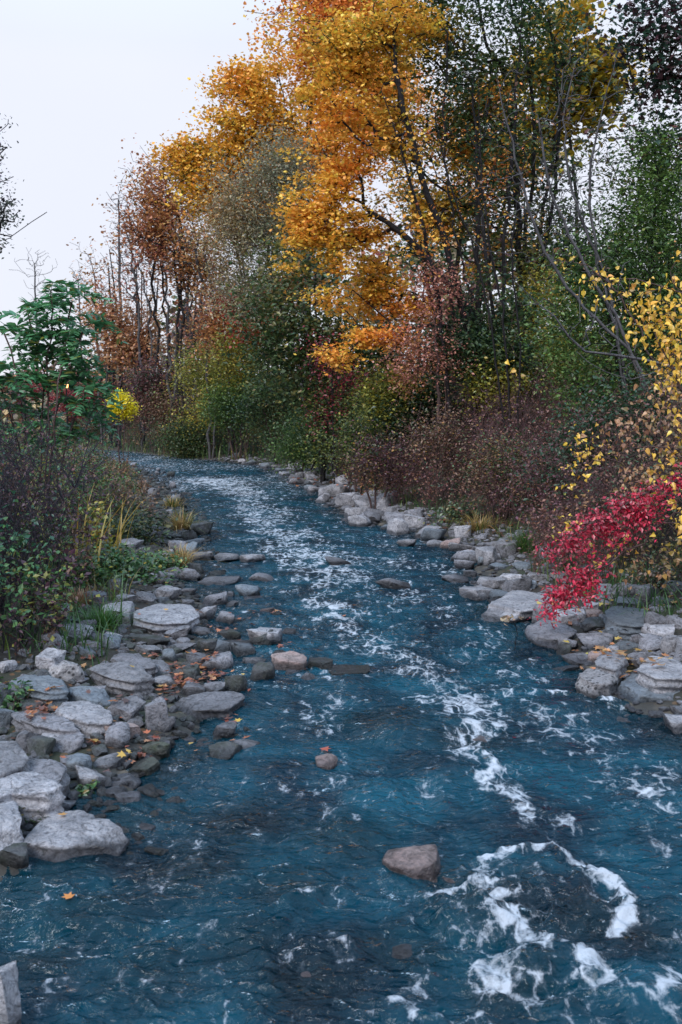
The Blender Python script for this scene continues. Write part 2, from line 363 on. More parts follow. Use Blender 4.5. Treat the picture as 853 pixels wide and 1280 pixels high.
    mx = N(n, 'ShaderNodeMixShader'); ca = N(n, 'ShaderNodeAttribute', attribute_name='clear'); l.new(ca.outputs['Fac'], mx.inputs[0]); l.new(body.outputs[0], mx.inputs[1]); l.new(tr.outputs[0], mx.inputs[2])
    gl = N(n, 'ShaderNodeBsdfGlossy'); gl.inputs['Roughness'].default_value = 0.06
    b1 = nz(10, 4, 0.9, (1, 1.8, 1), 0.45); b2 = nz(36, 2, 0.4, (1, 1.4, 1))
    hh = math_(n, l, 'MULTIPLY_ADD', b2.outputs[0], 0.08, b1.outputs[0])
    bp = N(n, 'ShaderNodeBump'); bp.inputs['Strength'].default_value = 1.0; bp.inputs['Distance'].default_value = 0.052; l.new(hh, bp.inputs['Height'])
    l.new(bp.outputs[0], gl.inputs['Normal'])
    fr = N(n, 'ShaderNodeFresnel'); fr.inputs[0].default_value = 1.33; l.new(bp.outputs[0], fr.inputs['Normal'])
    m2 = N(n, 'ShaderNodeMixShader'); l.new(fr.outputs[0], m2.inputs[0]); l.new(mx.outputs[0], m2.inputs[1]); l.new(gl.outputs[0], m2.inputs[2])
    fo = N(n, 'ShaderNodeBsdfPrincipled'); fo.inputs['Base Color'].default_value = (0.52, 0.56, 0.63, 1); fo.inputs['Roughness'].default_value = 0.7
    fb = N(n, 'ShaderNodeBump'); fb.inputs['Strength'].default_value = 0.7; fb.inputs['Distance'].default_value = 0.02; l.new(fn, fb.inputs['Height']); l.new(fb.outputs[0], fo.inputs['Normal'])
    m3 = N(n, 'ShaderNodeMixShader'); l.new(mk, m3.inputs[0]); l.new(m2.outputs[0], m3.inputs[1]); l.new(fo.outputs[0], m3.inputs[2])
    o = N(n, 'ShaderNodeOutputMaterial'); l.new(m3.outputs[0], o.inputs[0])
    ob = mesh_np('water', V, [np.stack([a, a+1, a+nx+1, a+nx], 1)], m, smooth=True, attrs={'foam': foam, 'clear': clear})
    tag(ob, 'rippling blue creek water streaked with white foam', kind='structure')
build_water()
print('water', round(time.time()-T0, 1))

# ------------------------------------------------------------------ rocks
def ico(sub):
    bm = bmesh.new(); bmesh.ops.create_icosphere(bm, subdivisions=sub, radius=1.0)
    v = np.array([p.co[:] for p in bm.verts]); f = np.array([[q.index for q in t.verts] for t in bm.faces]); bm.free(); return v, f
ICO = {k: ico(k) for k in (3, 4, 5)}
def rock_unit(rng, sub, flat=0.5):
    v, f = ICO[sub]; v = v.copy(); v = v*(1+0.12*noise3(v*1.3+rng.uniform(0, 50, 3))[:, None])
    for k in range(13):
        n = rng.normal(size=3); 
        if k < 2: n = np.array([rng.normal()*0.18, rng.normal()*0.18, 1.0]) 
        elif k < 9: n[2] *= 0.35
        n /= np.linalg.norm(n); off = rng.uniform(0.40, 0.74) if k >= 2 else rng.uniform(0.36, 0.56)*(1.2-flat*0.5)
        d = v@n-off; v = v-np.where(d > 0, d, 0)[:, None]*n*0.96
    s = rng.uniform(0, 60)
    v = v + (v/np.maximum(np.linalg.norm(v, axis=1), 1e-3)[:, None])*(0.10*fbm(v*2.2+s, 4, 3)+0.05*(0.5-np.abs(fbm(v*4.5+s, 3, 6)))+0.03*fbm(v*10+s, 3, 4))[:, None]
    # bedding steps on the sides
    lo, hi = v.min(0), v.max(0); v = (v-(lo+hi)/2)/((hi-lo)/2)
    return v, f
ROCKS = []; ROCK_V = []; ROCK_F = []; _nv = [0]
def reg(V, Fc):
    ROCK_V.append(V); ROCK_F.append(Fc+_nv[0]); _nv[0] += len(V)
def make_rock(c, W, D, H, yaw, tone, rng, sub=4, sink=0.35, tilt=(0, 0), name='rock', flat=0.5):
    """c: centre of the base on the ground or water; H: height standing above it."""
    v, f = rock_unit(rng, sub, flat)
    tot = H*(1+sink); v = v*[W/2, D/2, tot/2]; v[:, 2] += tot/2 - H*sink
    a, b = tilt; v[:, 2] += v[:, 0]*a + v[:, 1]*b
    cs, sn = math.cos(yaw), math.sin(yaw); v = np.stack([v[:, 0]*cs-v[:, 1]*sn, v[:, 0]*sn+v[:, 1]*cs, v[:, 2]], 1)
    V = v + c
    o = mesh_np(name, V, [f], ROCK[tone], smooth=True, origin=c); reg(V, f); return o
def make_slab(pts, zt, zb, tone, rng, name='rock', under=0.88, sub=5, bulge=0.25, slope=(0, 0)):
    """a stone whose top outline is given as photograph points lying at height zt."""
    Wp = np.array([on_z(x, y, zt)[:2] for x, y in pts]); c2 = Wp.mean(0)
    v, f = ICO[sub]; v = v.copy()
    ang = np.arctan2(v[:, 1], v[:, 0]); P = Wp-c2; pa = np.arctan2(P[:, 1], P[:, 0])
    # radius of the outline along each angle
    R = np.full(len(v), 0.0); d = np.stack([np.cos(ang), np.sin(ang)], 1)
    for a, b in zip(P, np.roll(P, -1, 0)):
        e = b-a; den = d[:, 0]*e[1]-d[:, 1]*e[0]; den = np.where(abs(den) < 1e-9, 1e-9, den)
        t = (a[0]*e[1]-a[1]*e[0])/den; s = (a[0]*d[:, 1]-a[1]*d[:, 0])/den
        ok = (t > 0) & (s >= -0.01) & (s <= 1.01); R = np.where(ok & (t > R), t, R)
    rho = np.hypot(v[:, 0], v[:, 1]); z = v[:, 2]
    k = np.minimum(1.0, rho/0.80); zz = np.sign(z)*np.minimum(1, np.abs(z)/0.62)
    k = np.where(z > 0, k, k*(1-(1-under)*np.abs(zz)))
    th = zt-zb; Z = (zt+zb)/2 + zz*th/2 + np.where(z > 0, (1-k)*0.12*th, 0)
    V = np.stack([c2[0]+d[:, 0]*R*k, c2[1]+d[:, 1]*R*k, Z], 1)
    V[:, 2] += (V[:, 0]-c2[0])*slope[0]+(V[:, 1]-c2[1])*slope[1]
    nrm = np.stack([v[:, 0], v[:, 1], v[:, 2]], 1); s = rng.uniform(0, 50)
    sc = R.mean(); V = V + nrm*(0.20*fbm(V*1.6/sc+s, 4, 3)+0.10*(0.4-np.abs(fbm(V*3.2/sc+s, 3, 6)))+0.07*fbm(V*8/sc+s, 3, 4))[:, None]*min(sc, th*1.2)*0.55
    lo, hi = V.min(0), V.max(0); mid, hf = (lo+hi)/2, (hi-lo)/2; U = (V-mid)/hf; inner = U.copy()
    for q in range(12):
        n = rng.normal(size=3); n[2] = abs(n[2])*0.22 if q < 8 else 0.9+rng.random(); n /= np.linalg.norm(n); off = rng.uniform(0.86, 1.05) if q < 8 else rng.uniform(1.02, 1.16)
        e = U@n-off; U = U-np.where(e > 0, e, 0)[:, None]*n*0.9
    n = np.array([rng.normal()*0.16, -0.10+rng.normal()*0.10, 1.0]); n /= np.linalg.norm(n); e = U@n-0.90; U[:, 0] += 0.035*np.sin(U[:, 2]*9+rng.random()*6)*(np.abs(U[:, 2]) < 0.8); U[:, 1] += 0.04*np.sign(U[:, 1])*np.sin(U[:, 2]*11+U[:, 0]*2)*(U[:, 2] < 0.75); U = U-np.where(e > 0, e, 0)[:, None]*n*0.9
    V = U*hf+mid
    c = np.array([c2[0], c2[1], max(zb, 0)])
    o = mesh_np(name, V, [f], ROCK[tone], smooth=True, origin=c); reg(V, f); return o

rng = np.random.default_rng(7)
LAND = []   # (px,py,short name)
def pbox(o):
    me = o.data; c = np.array(o.location); n = len(me.vertices); a = np.empty(n*3, np.float32); me.vertices.foreach_get('co', a); return a.reshape(-1, 3)+c
# stones with their own traced outlines
SL = [
 ([(24, 1052), (50, 1028), (84, 1009), (104, 1010), (130, 1024), (160, 1038), (150, 1048), (112, 1052), (70, 1060), (40, 1064)], 0.072, -0.120, 'p', 'big flat triangular pale slab with one leaf on top', 'the big triangular slab'),
 ([(-70, 925), (-10, 922), (14, 924), (36, 948), (30, 956), (0, 968), (-60, 968)], 0.226, 0.072, 'p', 'large pale slab sloping in from the left edge, highest of the front boulders', None),
 ([(-60, 966), (0, 966), (40, 965), (72, 974), (78, 984), (60, 992), (18, 990), (-10, 1000), (-60, 1005)], 0.193, 0.012, 'p', 'pale flat slab jutting right above the mossy hollow by left edge', 'the jutting pale slab'),
 ([(-60, 996), (8, 992), (18, 1005), (26, 1028), (20, 1042), (-10, 1046), (-60, 1050)], 0.161, -0.100, 'p', 'tall pale block cut by left edge left of the triangular slab', None),
 ([(20, 955), (40, 946), (76, 952), (88, 962), (80, 974), (50, 972), (24, 966)], 0.161, 0.000, 'm', 'grooved grey slab wedged behind the jutting pale slab', None),
 ([(224, 872), (262, 864), (306, 862), (309, 870), (286, 884), (238, 886), (222, 880)], 0.067, -0.100, 'm', 'long grey slab with dark end lying alone at the waterline', 'the long grey waterline slab'),
 ([(118, 826), (150, 822), (178, 834), (198, 850), (170, 852), (140, 848), (114, 838)], 0.161, 0.012, 'p', 'large grey boulder with pale top above a dark hollow', 'the large hollow-sided boulder'),
 ([(14, 842), (40, 838), (80, 850), (84, 860), (60, 864), (24, 858), (12, 850)], 0.200, 0.070, 'u', 'long bluish slab below the dry weeds at far left', 'the long bluish slab'),
 ([(168, 762), (185, 753), (212, 754), (240, 756), (250, 766), (232, 776), (196, 780), (168, 774)], 0.174, 0.030, 'p', 'broad pale flat boulder at the top of the left rubble', 'the broad pale boulder'),
 ([(66, 882), (78, 874), (110, 876), (136, 888), (140, 900), (112, 902), (80, 896)], 0.187, 0.030, 'p', 'large rounded pale grey boulder in the left rubble pile', 'the large rounded boulder'),
 ([(15, 890), (40, 887), (84, 898), (100, 907), (84, 912), (48, 906), (24, 898)], 0.174, 0.050, 'm', 'long thin grey slab slanting in front of the large rounded boulder', 'the slanting thin slab'),
 ([(134, 820), (150, 813), (190, 824), (196, 832), (180, 836), (150, 828)], 0.147, 0.027, 'm', 'flat grey slab right behind the boulder with the dark hollow', None),
 ([(477, 1064), (500, 1056), (545, 1054), (552, 1066), (545, 1078), (520, 1088), (480, 1078)], 0.036, -0.160, 'b', 'lone pinkish brown rock standing midstream in front', 'the lone midstream rock'),
 ([(598, 760), (625, 750), (640, 738), (680, 736), (690, 748), (672, 760), (640, 766), (604, 766)], 0.118, -0.100, 'p', 'long pale slab left of the red creeper, reaching into the water', 'the long pale slab'),
 ([(658, 782), (680, 774), (712, 778), (722, 788), (706, 800), (676, 800), (660, 792)], 0.062, -0.150, 'm', 'round purplish grey boulder right under the red creeper tip', 'the round boulder under the creeper'),
 ([(756, 766), (770, 756), (804, 757), (824, 768), (815, 780), (784, 784), (760, 778)], 0.193, 0.030, 'u', 'broad bluish slab at the top of the right rubble', 'the broad bluish slab'),
 ([(764, 866), (790, 838), (830, 836), (905, 838), (910, 862), (870, 874), (812, 880), (775, 876)], 0.058, -0.300, 'u', 'huge dark bluish block at the right waterline', 'the huge bluish block'),
 ([(794, 838), (812, 820), (836, 815), (862, 828), (880, 842), (850, 846), (812, 848)], 0.193, 0.030, 'p', 'white topped boulder resting behind the huge bluish block', 'the white topped boulder'),
 ([(720, 846), (735, 834), (764, 834), (774, 842), (762, 852), (730, 856)], 0.128, -0.100, 's', 'broken white faced rock with fallen leaves along its top', 'the broken white rock'),
 ([(744, 826), (758, 813), (778, 812), (784, 824), (770, 836), (748, 838)], 0.174, 0.000, 'p', 'pointed pale boulder behind the broken white rock', None),
]
NAMED = []
for pts, zt, zb, tone, lab, land in SL:
    zt = zt*0.92+0.01
    o = make_slab(pts, zt, zb, tone, rng, name='boulder'); tag(o, lab, 'boulder', 'boulders and rocks along the creek'); NAMED.append(o)
    p = np.mean(pts, 0)
    if land: LAND.append((p[0], p[1], land))
# stones given by their boxes in the photograph: x0, y0, x1, y1, tone
BX = '''5 1048 42 1092 d;55 990 94 1018 p;48 908 105 942 m;22 908 50 942 m;75 938 113 962 m;95 954 133 987 p;113 937 163 962 p;130 962 176 984 p;143 984 180 1006 p;
133 893 175 928 b;137 868 183 902 m;182 868 213 914 m;262 924 300 955 d;287 920 326 945 p;267 898 296 922 m;182 923 212 950 g;160 945 200 972 g;82 852 144 884 u;
50 808 82 842 p;65 820 107 854 s;165 799 202 818 p;77 776 118 798 p;128 750 168 780 p;145 740 172 756 p;170 736 196 754 m;160 787 216 808 d;208 778 240 802 m;245 754 272 776 p;
309 779 353 807 p;266 795 330 817 m;240 780 268 796 m;245 795 272 816 d;303 816 332 832 p;340 812 385 838 b;384 819 416 837 d;281 836 309 868 d;194 839 224 861 p;228 848 256 872 m;250 848 282 872 m;
184 822 216 843 m;234 810 268 834 m;198 801 246 814 m;216 828 252 852 d;248 714 302 734 m;313 714 347 729 m;224 708 252 727 m;203 706 230 724 m;232 701 256 718 d;196 729 227 750 p;222 731 246 744 m;
210 673 234 692 m;228 671 256 682 u;238 650 268 670 d;268 688 300 702 p;300 689 332 704 p;469 717 513 736 m;404 694 440 707 m;410 827 462 844 d;393 939 421 964 b;-14 1210 28 1300 p;
300 740 330 750 m;325 757 345 768 b;285 768 312 780 d;170 780 200 790 m;100 796 128 812 m;110 866 134 876 m;86 842 112 856 m;0 852 14 884 u;-14 880 18 912 u;28 870 62 888 d;
398 602 436 623 p;418 611 456 634 p;440 617 486 638 p;472 613 498 634 p;430 631 466 648 p;434 640 464 659 p;457 634 483 650 m;480 639 511 655 m;504 641 534 663 p;519 654 552 675 p;496 671 522 684 p;
547 669 577 687 b;560 674 602 691 p;560 684 606 702 p;594 681 624 707 p;614 669 647 697 m;610 700 640 712 u;552 715 586 729 m;574 729 619 750 p;597 717 636 737 p;624 714 652 732 p;612 736 642 750 u;
640 720 668 739 u;657 713 692 727 p;688 712 714 726 p;625 748 662 772 p;692 756 731 782 p;727 767 766 790 d;727 758 756 772 b;744 727 772 745 m;764 723 792 747 m;779 726 816 754 m;828 722 862 742 u;
833 766 866 788 m;799 770 850 792 p;754 777 792 801 u;721 786 768 811 m;698 794 722 814 m;788 788 814 804 m;822 790 850 818 p;840 790 880 822 p;703 812 738 832 m;734 811 762 830 b;784 806 820 836 m;
838 878 862 896 m;830 888 874 918 p;768 798 800 812 u;740 796 764 806 m;690 828 724 840 u;768 745 800 760 u;815 744 846 760 d;360 596 384 606 m;384 606 402 616 p;372 588 392 598 m;520 632 540 642 m;
560 660 585 672 m;640 660 668 676 m;640 700 668 712 u;700 724 730 740 d;676 700 700 712 m'''
RB = []
for q in BX.replace('\n', '').split(';'):
    a = q.split(); RB.append((*map(float, a[:4]), a[4]))
def shape_word(W, H, D):
    r = H/max(W, D)
    return 'flat' if r < 0.32 else ('upright' if r > 0.62 else 'rounded')
TW = {'p': 'pale', 'm': 'grey', 'd': 'dark', 'b': 'brown', 's': 'speckled white', 'g': 'mossy', 'u': 'bluish'}
BOXR = []
for (x0, y0, x1, y1, tone) in RB:
    cx = (x0+x1)/2; b = hit(cx, y1); d = math.hypot(b[1], 0); cyl = np.linalg.norm(b-[0, 0, CAMZ])
    W = (x1-x0)/F*cyl; th = math.atan2(CAMZ-b[2], b[1]); Hp = (y1-y0)/F*cyl
    D = W*rng.uniform(0.6, 0.85)
    D = D*1.15
    if D*math.sin(th) > Hp*0.62: D = Hp*0.62/math.sin(th)
    D = max(D, W*0.5)
    H = max((Hp-D*math.sin(th))/math.cos(th), 0.14*W)
    c = np.array([b[0]*(1+D*0.5/b[1]), b[1]+D*0.42, b[2]-0.01])
    sub = 4 if W*F/cyl > 24 else 3
    o = make_rock(c, W*1.02, D*1.05, H, rng.uniform(-0.25, 0.25), tone, rng, sub=sub, sink=0.5, tilt=(rng.normal()*0.08, rng.normal()*0.06), flat=rng.uniform(0.2, 0.9))
    BOXR.append([o, cx, (y0+y1)/2, W, H, D, tone])
for o, lab, cat, land in ((9999, 0, 0, 0),): pass
# names for the rest, taken from the nearest landmark stone
HAND = {(477, 717): None}
special = {
 19: 'pale brown rectangular rock', }
LAND += [(750, 690, 'the red creeper'), (250, 655, 'the tan grass tuft at left waterline'), (240, 704, 'the straw grass tuft at left waterline'), (130, 775, 'the bright green grass tuft'), (455, 628, 'the white far boulders')]
used = {}
for e in BOXR:
    o, cx, cy, W, H, D, tone = e
    size = 'large' if W > 0.42 else ('small' if W < 0.24 else 'mid-sized')
    base = f"{size} {TW[tone]} {shape_word(W, H, D)} rock"
    order = sorted(LAND, key=lambda q: math.hypot(q[0]-cx, (q[1]-cy)*1.6))
    done = False
    for q in order[:6]:
        dx, dy = cx-q[0], cy-q[1]; r = math.hypot(dx, dy)
        if abs(dx) > 1.8*abs(dy): rel = 'right of' if dx > 0 else 'left of'
        elif abs(dy) > 1.8*abs(dx): rel = 'in front of' if dy > 0 else 'behind'
        else: rel = ('in front and to the ' if dy > 0 else 'behind and to the ') + ('right of' if dx > 0 else 'left of')
        lab = f"{base} {'close ' if r < 60 else ''}{rel} {q[2]}"
        if lab not in used and len(lab.split()) <= 16: used[lab] = o; tag(o, lab, 'rock', 'boulders and rocks along the creek'); done = True; break
    if not done: print('UNLABELLED', cx, cy)

# sunken stones seen dimly through the water
for k, (x, y, w) in enumerate(SUB):
    c = on_z(x, y, -0.05); o = make_rock(np.array([c[0], c[1], -0.20]), w, w*0.8, 0.185, rng.uniform(0, 6), 'b' if k % 2 else 'm', rng, sub=3, sink=0.3, name='sunken_rock', flat=0.2)
    tag(o, 'brownish rock dimly seen under the rippling water', 'rock', 'sunken rocks in the creek')
# small stones between the boulders
def waterside(side, y0, y1, s0, s1, n, r0, r1, tag_lab, grp, tones, limit=1e9):
    k = 0
    while k < n:
        y = y0+(y1-y0)*rng.random()**1.0; s = rng.uniform(s0, s1); x = (float(xl(y))-s) if side < 0 else (float(xr(y))+s)
        p = pix((x, y, 0.1))
        if not (-25 < p[0] < 875 and p[1] < 1300): 
            if rng.random() < 0.9: continue
        w = rng.uniform(r0, r1); z = max(gz(x, y), -0.02)
        o = make_rock(np.array([x, y, z-0.01]), w, w*rng.uniform(0.6, 1), w*rng.uniform(0.35, 0.75), rng.uniform(0, 6), tones[rng.integers(len(tones))], rng, sub=3, sink=0.5, name='stone')
        tag(o, tag_lab, 'stone', grp); k += 1
waterside(-1, 4.5, 13, -0.12, 1.4, 56, 0.10, 0.22, 'small grey stone packed between the boulders of the left rubble', 'small stones on the left bank', 'mmpudpm')
waterside(-1, 6.6, 10.5, -0.75, 0.0, 22, 0.12, 0.26, 'small wet stone lying in the shallows off the left rubble', 'stones in the left shallows', 'mmdpu')
waterside(-1, 12, 31, -0.5, 0.9, 30, 0.14, 0.35, 'small dark stone along the far left waterline', 'small stones at the far left waterline', 'mddmum')
waterside(1, 6.2, 13, -0.1, 1.5, 40, 0.12, 0.28, 'small grey stone among the right bank boulders', 'small stones on the right bank', 'mmpudpm')
waterside(1, 13, 33, -0.3, 0.7, 48, 0.18, 0.42, 'small pale stone along the far right waterline', 'small stones at the far right waterline', 'pppmu')
def pebbles():
    rng = np.random.default_rng(12); U = [rock_unit(rng, 3, 0.5)[0] for _ in range(1)]
    bm = bmesh.new(); bmesh.ops.create_icosphere(bm, subdivisions=2, radius=1.0); v0 = np.array([p.co[:] for p in bm.verts]); f0 = np.array([[q.index for q in t.verts] for t in bm.faces]); bm.free()
    for side, y0, y1, s0, s1, n, r0, r1, lab in ((-1, 4.2, 12, -0.2, 1.5, 900, 0.03, 0.12, 'small broken stones filling the gaps of the left rubble'), (-1, 4.2, 13, -0.3, 1.3, 900, 0.04, 0.13, 'dark wet stones toned down as shade between the boulders of the left rubble'), (-1, 11, 32, -0.4, 1.1, 1500, 0.06, 0.2, 'small dark stones strewn on the far left shore'), (1, 6, 14, -0.2, 1.7, 1500, 0.03, 0.12, 'small broken stones filling the gaps of the right rubble'), (1, 13, 33, -0.3, 1.0, 1500, 0.05, 0.18, 'small pale stones strewn on the far right shore')):
        y = y0*(y1/y0)**rng.random(n); s = rng.uniform(s0, s1, n); x = (xl(y)-s) if side < 0 else (xr(y)+s); w = rng.uniform(r0, r1, n)*rng.uniform(0.6, 1, n)
        z = np.maximum(ground(x, y), -0.03); VV = []; 
        for v in range(8):
            u = v0.copy(); 
            for k in range(9):
                nn = unit_(rng.normal(size=3)); d = u@nn-rng.uniform(0.45, 0.8); u = u-np.where(d > 0, d, 0)[:, None]*nn
            U.append(u)
        pick = rng.integers(1, 9, n); UU = np.stack(U[-8:])[pick-1]
        a = rng.uniform(0, 6.28, n); c, s_ = np.cos(a), np.sin(a); X = UU[..., 0]*w[:, None]*0.62; Yv = UU[..., 1]*w[:, None]*0.45*rng.uniform(.8, 1.2, (n, 1)); Zv = UU[..., 2]*w[:, None]*rng.uniform(0.22, 0.4, (n, 1))
        V = np.stack([x[:, None]+X*c[:, None]-Yv*s_[:, None], y[:, None]+X*s_[:, None]+Yv*c[:, None], z[:, None]+Zv+w[:, None]*0.1], -1)
        Fc = (np.arange(n)[:, None, None]*len(v0)+f0[None]).reshape(-1, 3)
        o = mesh_np('pebbles', V.reshape(-1, 3), [Fc], ROCK['d' if 'dark' in lab else 'm']); tag(o, lab, 'pebbles', None, 'stuff')  # dark tone in the left rubble puts gap shade into the colour
def unit_(v): return v/np.linalg.norm(v)
pebbles()
print('rocks', round(time.time()-T0, 1))
# ------------------------------------------------------------------ foliage geometry
def unit(v): return v/np.maximum(np.linalg.norm(v, axis=-1, keepdims=True), 1e-9)
TM = {
 'oval': np.array([(0, 0, 0), (0.30, 0.42, .08), (0, 1, 0), (-0.30, 0.42, .08)], float),
 'broad': np.array([(0, 0, 0), (0.42, 0.22, .10), (0.36, 0.66, .04), (0, 1, -.08), (-0.36, 0.66, .04), (-0.42, 0.22, .10)], float),
 'maple': np.array([(0, 0, 0), (0.5, 0.12, .06), (0.30, 0.36, 0), (0.52, 0.70, .04), (0.17, 0.62, 0), (0, 1.05, -.05), (-0.17, 0.62, 0), (-0.52, 0.70, .04), (-0.30, 0.36, 0), (-0.5, 0.12, .06)], float),
 'heart': np.array([(0, 0.08, 0), (0.14, -0.04, .06), (0.36, 0.10, .20), (0.38, 0.40, .18), (0.20, 0.74, .0), (0.05, 1.08, -.28), (-0.22, 0.70, .02), (-0.40, 0.38, .10), (-0.38, 0.10, .14), (-0.16, -0.04, .03)], float),
 'lance': np.array([(0, 0, 0), (0.17, 0.3, .03), (0.13, 0.68, 0), (0, 1, -.06), (-0.13, 0.68, 0), (-0.17, 0.3, .03)], float),
}
def leaves(pos, size, tmpl, rng, up=0.5, droop=0.0, face=None, axis=None):
    t = TM[tmpl]; n = len(pos)
    nrm = rng.normal(size=(n, 3)); nrm[:, 2] = np.abs(nrm[:, 2]) + up*2
    if face is not None: nrm = nrm + np.asarray(face)*1.0
    nrm = unit(nrm)
    a = rng.normal(size=(n, 3)); a[:, 2] -= droop
    if axis is not None: a = axis + a*0.15
    y = unit(a - nrm*np.sum(a*nrm, 1, keepdims=True)); x = np.cross(y, nrm)
    s = np.asarray(size).reshape(-1, 1, 1)
    V = pos[:, None, :] + s*(x[:, None]*t[None, :, 0:1] + y[:, None]*t[None, :, 1:2] + nrm[:, None]*t[None, :, 2:3])
    k = len(t); return V.reshape(-1, 3), (np.arange(n)[:, None]*k + np.arange(k)[None])
def colours(n, pal, rng, cl=None, jit=0.22):
    """pal: list of (weight,(r,g,b)); cl: per-leaf cluster value 0..1 leaning the choice"""
    w = np.array([p[0] for p in pal], float); w /= w.sum(); c = np.array([p[1] for p in pal], float); cum = np.cumsum(w)
    r = rng.random(n)
    if cl is not None: r = np.clip(0.62*cl + 0.38*r, 0, 0.9999)
    i = np.searchsorted(cum, r); i = np.clip(i, 0, len(pal)-1)
    C = c[i]*(1+jit*rng.normal(size=(n, 1)))*(1+0.06*rng.normal(size=(n, 3)))
    return np.clip(C, 0.004, 0.95)

def tubes(P, R, sides):
    """P (n,K,3) polylines, R (n,K) radii -> verts, quads"""
    n, K, _ = P.shape; d = np.empty_like(P); d[:, 1:-1] = P[:, 2:]-P[:, :-2]; d[:, 0] = P[:, 1]-P[:, 0]; d[:, -1] = P[:, -1]-P[:, -2]; d = unit(d)
    ref = np.array([0.31, 0.93, 0.2]); u = unit(np.cross(d, ref)); v = np.cross(d, u)
    a = np.arange(sides)*2*math.pi/sides
    V = P[:, :, None] + R[:, :, None, None]*(u[:, :, None]*np.cos(a)[None, None, :, None] + v[:, :, None]*np.sin(a)[None, None, :, None])
    idx = np.arange(n*K*sides).reshape(n, K, sides)
    A = idx[:, :-1]; B = idx[:, 1:]; A2 = np.roll(A, -1, 2); B2 = np.roll(B, -1, 2)
    return V.reshape(-1, 3), np.stack([A, A2, B2, B], -1).reshape(-1, 4)

def resample(pts, seg, rng, jit=0.0):
    pts = np.array(pts, float)
    if len(pts) > 2:                     # catmull-rom
        e = np.concatenate([[2*pts[0]-pts[1]], pts, [2*pts[-1]-pts[-2]]]); out = []
        for i in range(1, len(e)-2):
            L = np.linalg.norm(e[i+1]-e[i]); m = max(1, int(round(L/seg)))
            t = (np.arange(m)/m)[:, None]; p0, p1, p2, p3 = e[i-1], e[i], e[i+1], e[i+2]
            out.append(0.5*((2*p1)+(-p0+p2)*t+(2*p0-5*p1+4*p2-p3)*t**2+(-p0+3*p1-3*p2+p3)*t**3))
        out.append(pts[-1:]); q = np.concatenate(out)
    else:
        m = max(2, int(np.linalg.norm(pts[1]-pts[0])/seg)); q = pts[0]+(pts[1]-pts[0])*np.linspace(0, 1, m+1)[:, None]
    if jit: q[1:] += rng.normal(size=(len(q)-1, 3))*jit
    return q
def grow(stems, targets, rng, seg=0.3, wlen=0.25, wob=0.12, zpen=0.8):
    cap = sum(len(s) for s in stems)+len(targets)*14+10
    pos = np.zeros((cap, 3)); par = np.full(cap, -1); pl = np.zeros(cap); n = 0; isroot = []
    for s in stems:
        for k, p in enumerate(s):
            pos[n] = p; par[n] = n-1 if k else -1; pl[n] = (pl[n-1]+np.linalg.norm(p-pos[n-1])*0.55) if k else 0; n += 1
    if len(targets):
        dm = np.full(len(targets), 1e9)
        for s in stems: 
            for p in s[len(s)//3:]: dm = np.minimum(dm, np.linalg.norm(targets-p, axis=1))
        targets = targets[np.argsort(dm)]
    tips = []
    for t in targets:
        P = pos[:n]; d = t-P; D = np.sqrt((d*d).sum(1)); c = D + wlen*pl[:n] + zpen*np.maximum(P[:, 2]-t[2]+0.25*D, 0)
        c = np.where(par[:n] < 0, c+5, c)
        j = int(np.argmin(c)); L = D[j]; m = int(min(12, max(2, round(L/seg))))
        if n+m >= cap: break
        dr = unit(pos[j]-pos[par[j]]) if par[j] >= 0 else np.array([0, 0, 1.])
        p1 = pos[j]+dr*L*0.35+np.array([0, 0, L*0.08]); q = j; w = rng.normal(size=(m, 3))*wob*L/m
        for k in range(1, m+1):
            s = k/m; pos[n] = (1-s)**2*pos[j]+2*s*(1-s)*p1+s*s*t + (w[k-1] if k < m else 0)
            par[n] = q; pl[n] = pl[q]+L/m; q = n; n += 1
        tips.append(n-1)
    return pos[:n], par[:n], np.array(tips, int)
